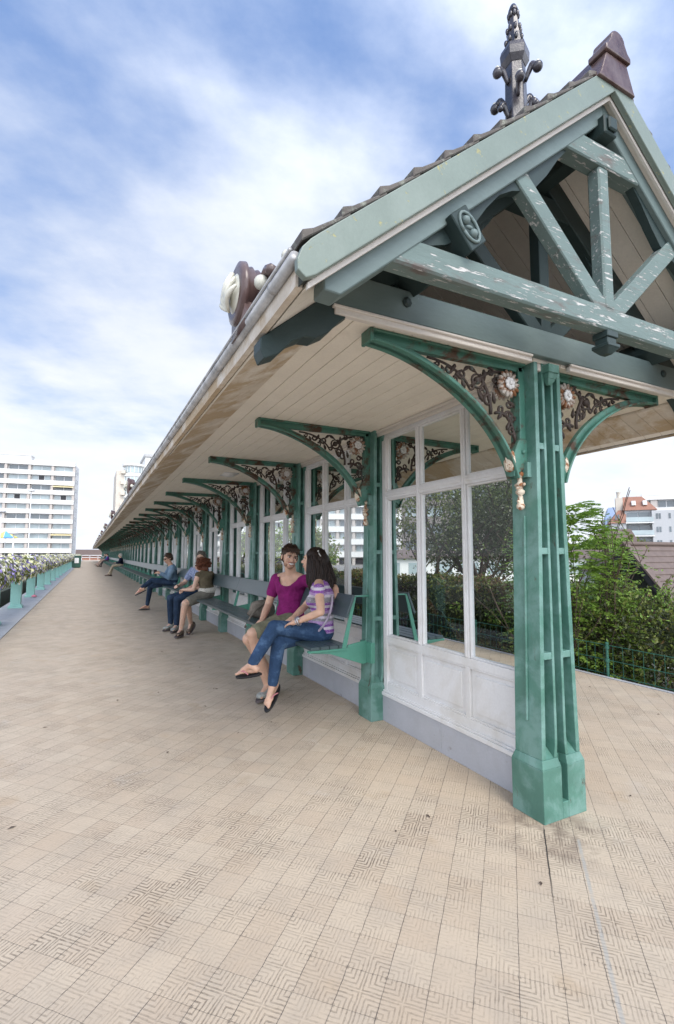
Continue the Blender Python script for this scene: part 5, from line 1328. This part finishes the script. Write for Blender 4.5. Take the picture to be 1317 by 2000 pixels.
def person(name_label, root_loc, J, sk, top, bottom, topmat, botmat, hairfn, k=1.0, fem=False, voxel=.007, f0=(-1, 0, 0), f1=(-1, 0, 0), ff=(-1, 0, 0), fu=(0, 0, 1), shoe='flipflop', shoemat='shoe_grey', brow='hair_brown', smile=False, shades=False, sleeve=.45, shorts=None, hands=True, headS=1.0, toplen=.0, cat='person', extra=None, collar=None, belly=0, neckcut=(.088, .03, .0)):
    r = empty('person', root_loc); tag(r, name_label, cat, 'people sitting on the bench')
    o = Vector(root_loc); G = {a: Vector(b_)-o for a, b_ in J.items() if not a.endswith('x') and not a.startswith('fu')}
    m = MB()
    (f, rr, u), (g, r1, u1) = torso(m, G['pel'], G['waist'], G['chest'], G['neck'], f0, f1, k*.93, fem)
    limb(m, [G['neck']-u1*.03, G['head']-Vector((0, 0, .05))], [.058*k, .052*k])
    P, M = head(m, G['head'], ff, fu, headS, fem)
    ak = .9 if fem else 1.0
    for s_ in 'LR':
        limb(m, [G['sh'+s_], G['sh'+s_].lerp(G['el'+s_], .4), G['el'+s_], G['el'+s_].lerp(G['wr'+s_], .3), G['wr'+s_]], [.050*ak*k, .046*ak*k, .037*ak*k, .038*ak*k, .025*ak*k])
        limb(m, [G['neck']-u1*.02, G['sh'+s_]], [.05*k, .048*ak*k])
        if ('hd'+s_) in J:
            dv, nv, th, cu = J['hd'+s_+'x']; hand(m, G['wr'+s_], G['hd'+s_]-G['wr'+s_] if dv is None else dv, nv, th, cu, .95*k*(.9 if fem else 1))
        limb(m, [G['hip'+s_], G['kn'+s_]], [.080*k, .056*k]); limb(m, [G['kn'+s_], G['kn'+s_].lerp(G['an'+s_], .3), G['an'+s_]], [.053*k, .052*k, .034*k])
        G['F'+s_] = foot(m, G['an'+s_], G['to'+s_], .95*k, J.get('fu'+s_, (0, 0, 1)))
    remesh(m, 'body', sk, r, voxel, 4)
    face(r, P, M, headS, brow, smile, False, shades)
    # top
    m = MB(); e = .012
    pel = G['pel'].lerp(G['waist'], .15); g_ = basis(f1)[0]
    torso(m, pel+Vector((0, 0, toplen)), G['waist'], G['chest']-u1*.005, G['neck']-u1*.012, f0, f1, k*.94, fem, e)
    if belly: m.ball(G['waist']+f*.05, (.13, .13, .12), 14)
    for s_ in 'LR':
        p = G['sh'+s_]; q = p.lerp(G['el'+s_], min(1, sleeve))
        if sleeve > 0.05: limb(m, [p, q], [(.052*ak+.010)*k, (.048*ak+.013)*k])
        if sleeve > 1: limb(m, [G['el'+s_], G['el'+s_].lerp(G['wr'+s_], sleeve-1)], [(.05*ak+.010)*k, (.034*ak+.012)*k])
        limb(m, [G['neck']-u1*.034+(p-G['neck'])*.36, p-u1*.002], [.050*k, (.050*ak+.009)*k])
        limb(m, [G['chest']+(p-G['chest'])*.45+Vector(g_)*.03, p-u1*.004], [.075*k, .055*k])
    tp_ = remesh(m, top, topmat, r, voxel*1.1, 3)
    import bmesh
    bm = bmesh.new(); bm.from_mesh(tp_.data); cn = G['neck']+Vector(g_)*neckcut[1]+Vector((0, 0, neckcut[2])); 
    bmesh.ops.delete(bm, geom=[f_ for f_ in bm.faces if (f_.calc_center_median()-cn).length < neckcut[0]], context='FACES'); bm.to_mesh(tp_.data); bm.free()
    # bottom
    m = MB(); f_, r_, u_ = basis(f0)
    m.ball(G['pel']-Vector((0, 0, .01)), (.170*k+.004, .125*k, .10*k), 16, 0, bmat(f_, r_, u_))
    for s_ in 'LR':
        h, kn, an = G['hip'+s_], G['kn'+s_], G['an'+s_]
        if shorts: limb(m, [h, h.lerp(kn, .6), h.lerp(kn, shorts)], [.095*k, .084*k, .080*k])
        else: limb(m, [h, kn], [.088*k, .064*k]); limb(m, [kn, kn.lerp(an, .35), kn.lerp(an, .93)], [.062*k, .059*k, .046*k])
    remesh(m, bottom, botmat, r, voxel*1.1, 3)
    hairfn(r, P, M, headS, G)
    for s_ in 'LR':
        heel, d2, sd_, uu, toe = G['F'+s_]
        Mx = Matrix((sd_, d2, uu)).transposed()
        if shoe == 'flipflop':
            q = MB(); c0 = heel-uu*.026; L_ = (toe-heel).length
            out = []
            for i in range(20):
                a = 2*PI*i/20; out.append((math.sin(a)*(.040+.006*math.cos(a)), math.cos(a)*(L_*.5+.034)))
            mid = (heel+toe)*.5-uu*.022
            tp = [mid+sd_*a+d2*b_+uu*.0 for a, b_ in out]; bt = [p-uu*.016 for p in tp]
            q.add(tp+bt, [tuple(range(20)), tuple(range(39, 19, -1))]+[(i, 20+i, 20+(i+1) % 20, (i+1) % 20) for i in range(20)])
            b2 = q.build('flip_flop', 'sole', r, bevel=.003); fixn(b2)
            q = MB(); top_ = toe-d2*.035+sd_*-.014+uu*.006
            for sgn in (-1, 1): q.tube(bez([top_, toe-d2*.08+sd_*sgn*.035+uu*.045, toe-d2*.13+sd_*sgn*.042-uu*.005], 8), .0052, 6)
            q.build('strap', 'strap_pink', b2, smooth=True)
        else:
            q = MB(); q.cap(heel+uu*.008, .040*k, toe-d2*.07+uu*.004, .034*k); q.ball(toe-d2*.050+uu*.006, (.048*k, .070*k, .030*k), 12, 0, Mx); q.cap(G['an'+s_]-uu*.02, .044*k, toe-d2*.08+uu*.014, .032*k)
            b2 = remesh(q, 'shoe', shoemat, r, .008, 3)
            q = MB(); mid = (heel+toe)*.5; out = [(math.sin(2*PI*i/18)*.047, math.cos(2*PI*i/18)*((toe-heel).length*.5+.045)) for i in range(18)]
            tp = [mid+sd_*a+d2*b_-uu*.018 for a, b_ in out]; bt = [p-uu*.018 for p in tp]
            q.add(tp+bt, [tuple(range(18)), tuple(range(35, 17, -1))]+[(i, 18+i, 18+(i+1) % 18, (i+1) % 18) for i in range(18)])
            b3 = q.build('sole', 'greycloth', b2); fixn(b3)
    if extra: extra(r, G, P, M)
    return r
def short_hair(mat, n=150, L_=.05, top=0.0, seed=1, fringe=True):
    def fn(r, P, M, s, G):
        rg = random.Random(seed); m = MB()
        m.ball(P(0, -.020, .045), (.084*s, .094*s, .084*s), 16, 0, M)
        for q in (-1, 1): m.ball(P(q*.070, -.022, .008), (.016*s, .045*s, .050*s), 12, 0, M)
        m.ball(P(0, -.070, -.010), (.066*s, .038*s, .06*s), 12, 0, M)
        remeshed = remesh(m, 'hair', mat, r, .006, 3)
        m = MB()
        for i in range(n):
            a = rg.uniform(0, 6.28); h = rg.uniform(.0, 1.3); x, y, z = math.sin(a)*math.cos(h)*.080, -.020+math.cos(a)*math.cos(h)*.090, .045+math.sin(h)*.080
            d = Vector((x*3+rg.uniform(-.1, .25), .35+rg.uniform(-.2, .4), rg.uniform(-.25, .35))).normalized()*L_*rg.uniform(.5, 1.1)
            if z < .06 and y > .03: continue
            m.tube([P(x, y, z), P(x+d.x*.5, y+d.y*.5, z+d.z*.5+.010), P(x+d.x, y+d.y, z+d.z*.6)], [.0055, .0045, .0008], 4)
        if fringe:
            for i in range(26):
                x = -.06+.12*i/25; m.tube([P(x*.8, .045, .105), P(x, .086, .090), P(x+.014, .092, .055+rg.uniform(-.012, .012))], [.007, .0065, .001], 4)
        m.build('hair_strands', mat, remeshed, smooth=True)
    return fn
def long_hair(mat, length=.38, seed=3, vol=1.0, n=170):
    def fn(r, P, M, s, G):
        rg = random.Random(seed); m = MB()
        m.ball(P(0, -.022, .042), (.086*s, .096*s, .086*s), 16, 0, M)
        for q in (-1, 1): m.ball(P(q*.062, -.030, -.01), (.034*s, .060*s, .085*s), 12, 0, M)
        bk = P(0, -.085, -.05); dn = Vector((0, 0, -1))
        m.cap(P(0, -.06, .0), .078*vol, bk+dn*length*.35, .085*vol); m.cap(bk+dn*length*.3, .085*vol, bk+dn*length*.72+(P(0, -.03, 0)-P(0, 0, 0)), .055*vol); m.cap(bk+dn*length*.6, .06*vol, bk+dn*length*1.0, .020)
        b = remesh(m, 'hair', mat, r, .007, 3)
        m = MB()
        for i in range(n):
            a = rg.uniform(-2.3, 2.3); x, y = math.sin(a)*.082, -.018-math.cos(a)*.092
            z = .04+rg.uniform(-.06, .07); f_ = 1-max(0, z-.04)*4; x *= f_; y = y*f_-.008
            st = P(x, y, z); w = rg.uniform(.02, .055); ph = rg.uniform(0, 6); L_ = length*rg.uniform(.65, 1.12); pts = []
            out = (P(x*1.6, y*1.5, 0)-P(0, 0, 0))
            for j in range(9):
                t = j/8; wv = Vector((math.sin(ph+t*8), math.cos(ph*1.3+t*7), 0))*w*t
                pull = (P(0, -.10, 0)-P(0, 0, 0))*min(1, t*1.6)*.7
                pts.append(st*1.0+out*.42*(1-t*.6)*min(1, t*3)+dn*L_*t+wv+pull*(1 if y > -.05 else .35)-(st-P(0, -.02, z))*t*.35)
            m.tube(pts, [.0075, .009, .010, .010, .010, .009, .008, .006, .001], 5)
        m.build('hair_strands', mat, b, smooth=True)
    return fn
# ---- the couple
def wom_extra(r, G, P, M):
    m = MB(); c = G['wrL']; d = (G['elL']-G['wrL']).normalized(); a = d.orthogonal().normalized(); b_ = d.cross(a)
    for k_, rr, q in ((.028, .034, .006), (.012, .033, .004)):
        m.tube([c+d*k_+(a*math.cos(t)+b_*math.sin(t))*rr for t in np.linspace(0, 2*PI, 17)], q, 6)
    m.ball(c+d*.028+Vector((-.01, -.02, .02)), .012, 8); m.build('wristwatch', 'silver', r, smooth=True)
    m = MB(); m.beam(P(-.060, -.060, .085), P(-.075, -.095, .045), .006, .004); m.ball(P(-.060, -.062, .088), .008, 8); m.build('hair_clip', 'eye_white', r)
    m = MB(); s0 = G['chest']+Vector((.02, -.15, .03)); e0 = G['pel']+Vector((-.13, -.10, -.03))
    m.tube(bez([s0, s0+Vector((-.02, -.04, -.10)), G['waist']+Vector((.0, -.19, -.03)), e0+Vector((0, -.03, .0)), e0], 12), .010, 6)
    m.build('sash', 'strapband', r, smooth=True)
person('woman with long dark wavy hair, purple striped top and jeans, legs crossed, facing the man', (-.40, 1.95, 0), dict(
    pel=(-.38, 1.985, .652), waist=(-.365, 1.965, .775), chest=(-.375, 1.95, .930), neck=(-.385, 1.99, 1.085), head=(-.395, 2.085, 1.240),
    shL=(-.475, 1.800, 1.010), elL=(-.525, 1.650, .850), wrL=(-.680, 1.790, .765), hdL=(-.73, 1.9, .74), hdLx=((-.55, .8, -.25), (-.1, -.1, 1), 1, .45),
    shR=(-.31, 2.10, 1.015), elR=(-.46, 2.13, .84), wrR=(-.63, 1.98, .770), hdR=(-.7, 1.95, .75), hdRx=((-.75, -.35, -.2), (-.1, .1, 1), -1, .45),
    hipL=(-.42, 1.90, .645), knL=(-.81, 1.925, .715), anL=(-1.00, 1.900, .445), toL=(-1.115, 2.085, .365), fuL=(-.35, .0, 1),
    hipR=(-.36, 2.06, .640), knR=(-.765, 1.945, .585), anR=(-.815, 1.935, .262), toR=(-.955, 1.825, .170), fuR=(-.6, -.5, .9)),
    'skin_tan', 'top', 'trousers', 'pattern', 'jeans', long_hair('hair_black', .56, vol=1.15, n=340), k=.93, fem=True, voxel=.006,
    f0=(-.95, .1, 0), f1=(-.86, .5, 0), ff=(-.66, .72, .06), fu=(.05, 0, 1), shoe='flipflop', sleeve=.16, neckcut=(.075, .07, .02), headS=.98, toplen=.0, extra=wom_extra, brow='hair_black')
def man_extra(r, G, P, M):
    # stubble along the jaw
    m = MB(); m.ball(P(0, .0515, -.080), (.0345, .0312, .025), 14, 0, M)
    for q in (-1, 1): m.ball(P(q*.034, .030, -.062), (.0225, .042, .026), 12, 0, M)
    m.cap(P(-.018, .0925, -.038), .0026, P(.018, .0925, -.038), .0026, 6)
    o = m.build('stubble', 'beard', r, smooth=True)
person('smiling man with short brown hair, magenta T-shirt and khaki shorts, arm round the woman', (-.40, 2.68, 0), dict(
    pel=(-.39, 2.66, .685), waist=(-.375, 2.67, .81), chest=(-.365, 2.69, .965), neck=(-.375, 2.675, 1.115), head=(-.405, 2.635, 1.262),
    shR=(-.455, 2.865, 1.045), elR=(-.545, 2.86, .785), wrR=(-.665, 2.685, .665), hdR=(-.74, 2.64, .6), hdRx=((-.75, -.30, -.42), (-.42, -.15, .9), -1, .45),
    shL=(-.275, 2.53, 1.045), elL=(-.205, 2.26, 1.005), wrL=(-.250, 1.955, 1.015), hdL=(-.29, 1.85, .97), hdLx=((-.34, -.75, -.62), (-.75, -.15, .55), 1, .55),
    hipR=(-.40, 2.76, .66), knR=(-.825, 2.58, .525), anR=(-.545, 2.66, .105), toR=(-.645, 2.475, .035),
    hipL=(-.40, 2.57, .66), knL=(-.84, 2.40, .60), anL=(-.66, 2.50, .105), toL=(-.80, 2.36, .035)),
    'skin_tan', 'shirt', 'shorts', 'magenta', 'khaki', short_hair('hair_brown', 260, .034, seed=2), k=1.0, voxel=.006,
    f0=(-.9, -.3, 0), f1=(-.80, -.60, 0), ff=(-.10, -.98, -.10), fu=(.16, 0, 1), shoe='shoe', shoemat='shoe_grey', smile=True, sleeve=.50, shorts=.88, extra=man_extra, neckcut=(.125, .075, .0))
# ---- denim shirt man
def cam_extra(r, G, P, M):
    m = MB(); c = (G['wrL']+G['wrR'])*.5+Vector((-.075, 0, .03)); m.box(c.x-.03, c.x+.03, c.y-.06, c.y+.06, c.z-.04, c.z+.04); m.build('camera', 'sole', r, bevel=.006)
person('man with sunglasses in a blue denim shirt and jeans, legs crossed, head bowed', (-.42, 9.9, 0), dict(
    pel=(-.41, 9.95, .685), waist=(-.42, 9.93, .80), chest=(-.445, 9.90, .935), neck=(-.475, 9.88, 1.065), head=(-.535, 9.87, 1.195),
    shL=(-.47, 9.72, 1.0), elL=(-.535, 9.70, .775), wrL=(-.735, 9.79, .88), hdL=(-.8, 9.85, .9), hdLx=((-.8, .5, .15), (0, -.6, .6), 1, 1.0),
    shR=(-.45, 10.07, 1.0), elR=(-.56, 10.12, .79), wrR=(-.735, 9.98, .88), hdR=(-.8, 9.92, .9), hdRx=((-.8, -.5, .15), (0, .6, .6), -1, 1.0),
    hipL=(-.43, 9.87, .66), knL=(-.86, 10.0, .70), anL=(-1.09, 9.86, .545), toL=(-1.22, 9.93, .47), fuL=(-.5, 0, .9),
    hipR=(-.43, 10.04, .66), knR=(-.86, 10.25, .56), anR=(-.90, 10.45, .105), toR=(-1.09, 10.38, .035)),
    'skin', 'shirt', 'trousers', 'denimshirt', 'jeans_dark', short_hair('hair_brown', 120, .03, seed=4, fringe=False), k=1.0, voxel=.009,
    f0=(-1, .1, 0), f1=(-1, .12, 0), ff=(-.93, -.25, -.30), shoe='flipflop', shades=True, sleeve=1.75, belly=0, extra=cam_extra, toplen=-.04)
# ---- pair in the middle
person('man in blue print shirt and dark jeans, half hidden by the red haired woman', (-.42, 6.85, 0), dict(
    pel=(-.41, 6.87, .685), waist=(-.41, 6.86, .81), chest=(-.42, 6.84, .955), neck=(-.42, 6.82, 1.09), head=(-.425, 6.79, 1.225),
    shL=(-.36, 6.68, 1.02), elL=(-.50, 6.58, .80), wrL=(-.70, 6.50, .72), hdL=(-.78, 6.5, .7), hdLx=((-.8, -.3, -.1), (0, -.3, 1), 1, .8),
    shR=(-.52, 6.98, 1.02), elR=(-.66, 6.98, .80), wrR=(-.80, 6.80, .76), hdR=(-.85, 6.72, .75), hdRx=((-.5, -.8, .1), (-.5, 0, .7), -1, .9),
    hipL=(-.42, 6.80, .66), knL=(-.82, 6.66, .55), anL=(-.80, 6.80, .105), toL=(-.90, 6.64, .035),
    hipR=(-.42, 6.96, .66), knR=(-.90, 6.86, .56), anR=(-.86, 7.02, .105), toR=(-.98, 6.90, .035)),
    'skin_pale', 'shirt', 'trousers', 'blueprint', 'jeans_dark', short_hair('hair_grey', 100, .02, seed=5, fringe=False), k=1.0, voxel=.009,
    f0=(-.95, -.2, 0), f1=(-.6, -.75, 0), ff=(-.45, -.89, -.05), shoe='shoe', shoemat='shoe_grey', sleeve=.6, brow='hair_grey')
def vest_extra(r, G, P, M):
    m = MB(); c = G['pel']+Vector((0, 0, .045)); f, rr, u = basis((-.85, .5, 0)); m.ball(c, (.182, .140, .075), 18, 0, bmat(f, rr, u)); remesh(m, 'patterned_hem', 'hemwhite', r, .010, 3)
person('red haired woman in a brown sleeveless vest and grey shorts, seen from behind', (-.42, 6.3, 0), dict(
    pel=(-.42, 6.27, .67), waist=(-.43, 6.29, .80), chest=(-.445, 6.33, .915), neck=(-.47, 6.36, 1.02), head=(-.50, 6.42, 1.125),
    shL=(-.57, 6.26, .965), elL=(-.64, 6.24, .735), wrL=(-.76, 6.38, .725), hdL=(-.8, 6.4, .7), hdLx=((-.5, .8, 0), (-.3, 0, 1), 1, .6),
    shR=(-.32, 6.44, .965), elR=(-.40, 6.55, .75), wrR=(-.60, 6.56, .72), hdR=(-.66, 6.5, .7), hdRx=((-.8, 0, 0), (0, 0, 1), -1, .6),
    hipL=(-.45, 6.20, .65), knL=(-.80, 6.02, .545), anL=(-.82, 6.22, .11), toL=(-.93, 6.05, .04),
    hipR=(-.42, 6.36, .65), knR=(-.74, 6.18, .54), anR=(-.62, 6.50, .17), toR=(-.74, 6.36, .06), fuR=(-.5, -.4, .9)),
    'skin_pale', 'vest', 'shorts', 'olive', 'shorts_grey', long_hair('hair_red', .05, seed=8, vol=.85, n=110), k=.98, fem=True, voxel=.009,
    f0=(-.85, .45, 0), f1=(-.70, .70, 0), ff=(-.45, .88, -.1), shoe='shoe', shoemat='shoe_brown', sleeve=.0, shorts=.80, extra=vest_extra, toplen=.03, brow='hair_red')
# ---- far sitters
def far(label, y, topmat, botmat, hair, legs=1.0, k=1.0, lean=0, shorts=None, tw=0):
    X = -.42
    return person(label, (X, y, 0), dict(
        pel=(X, y, .685), waist=(X-.01-lean*.3, y, .81), chest=(X-.03-lean*.6, y, .95), neck=(X-.05-lean, y, 1.085), head=(X-.09-lean*1.2, y, 1.21),
        shL=(X-.04-lean*.8, y-.18, 1.02), elL=(X-.14-lean, y-.20, .79), wrL=(X-.33, y-.10, .78), hdL=(0, 0, 0), hdLx=((-1, .4, 0), (0, 0, 1), 1, .8),
        shR=(X-.04-lean*.8, y+.18, 1.02), elR=(X-.14-lean, y+.20, .79), wrR=(X-.33, y+.10, .78), hdR=(0, 0, 0), hdRx=((-1, -.4, 0), (0, 0, 1), -1, .8),
        hipL=(X-.02, y-.09, .66), knL=(X-.46, y-.12, .62), anL=(X-.46-.28*legs, y-.12, .12), toL=(X-.66-.28*legs, y-.14, .05),
        hipR=(X-.02, y+.09, .66), knR=(X-.46, y+.10, .60), anR=(X-.46-.12*legs, y+.12, .105), toR=(X-.66-.12*legs, y+.12, .035)),
        'skin_pale', 'jacket', 'trousers', topmat, botmat, short_hair(hair, 30, .02, seed=int(y), fringe=False), k=k, voxel=.014, sleeve=1.7, shoe='shoe', shoemat='shoe_brown', brow=hair, shorts=shorts)
far('elderly man with white hair, dark navy jacket and beige trousers, alone on the bench', 29.8, 'navy', 'beige', 'hair_white', .8, 1.05)
far('distant person in a violet top on the bench beside the one in turquoise', 52.5, 'violet', 'greycloth', 'hair_brown', 1.2)
far('distant person in a turquoise top with bare stretched legs', 55.0, 'turq', 'greycloth', 'hair_brown', 1.6, shorts=.5)
far('distant person in grey, farthest along the bench', 60.5, 'greycloth', 'beige', 'hair_grey', 1.8, shorts=.5)
# canvas bag on the bench beside the man
r = empty('shoulder_bag', (-.42, 3.42, .592)); tag(r, 'brown grey canvas shoulder bag standing on the bench behind the man', 'bag')
m = MB(); m.ball((0, 0, .10), (.15, .085, .105), 16); m.ball((0, .02, .06), (.17, .09, .06), 16); m.ball((-.03, -.01, .15), (.11, .07, .05), 14); remesh(m, 'body', 'bagcloth', r, .009, 4)
m = MB(); m.tube(bez([(.11, 0, .13), (.10, -.10, .22), (-.10, -.12, .20), (-.16, -.09, .04), (-.21, -.06, -.08)], 14), .012, 6); m.build('strap', 'bagcloth', r, smooth=True)
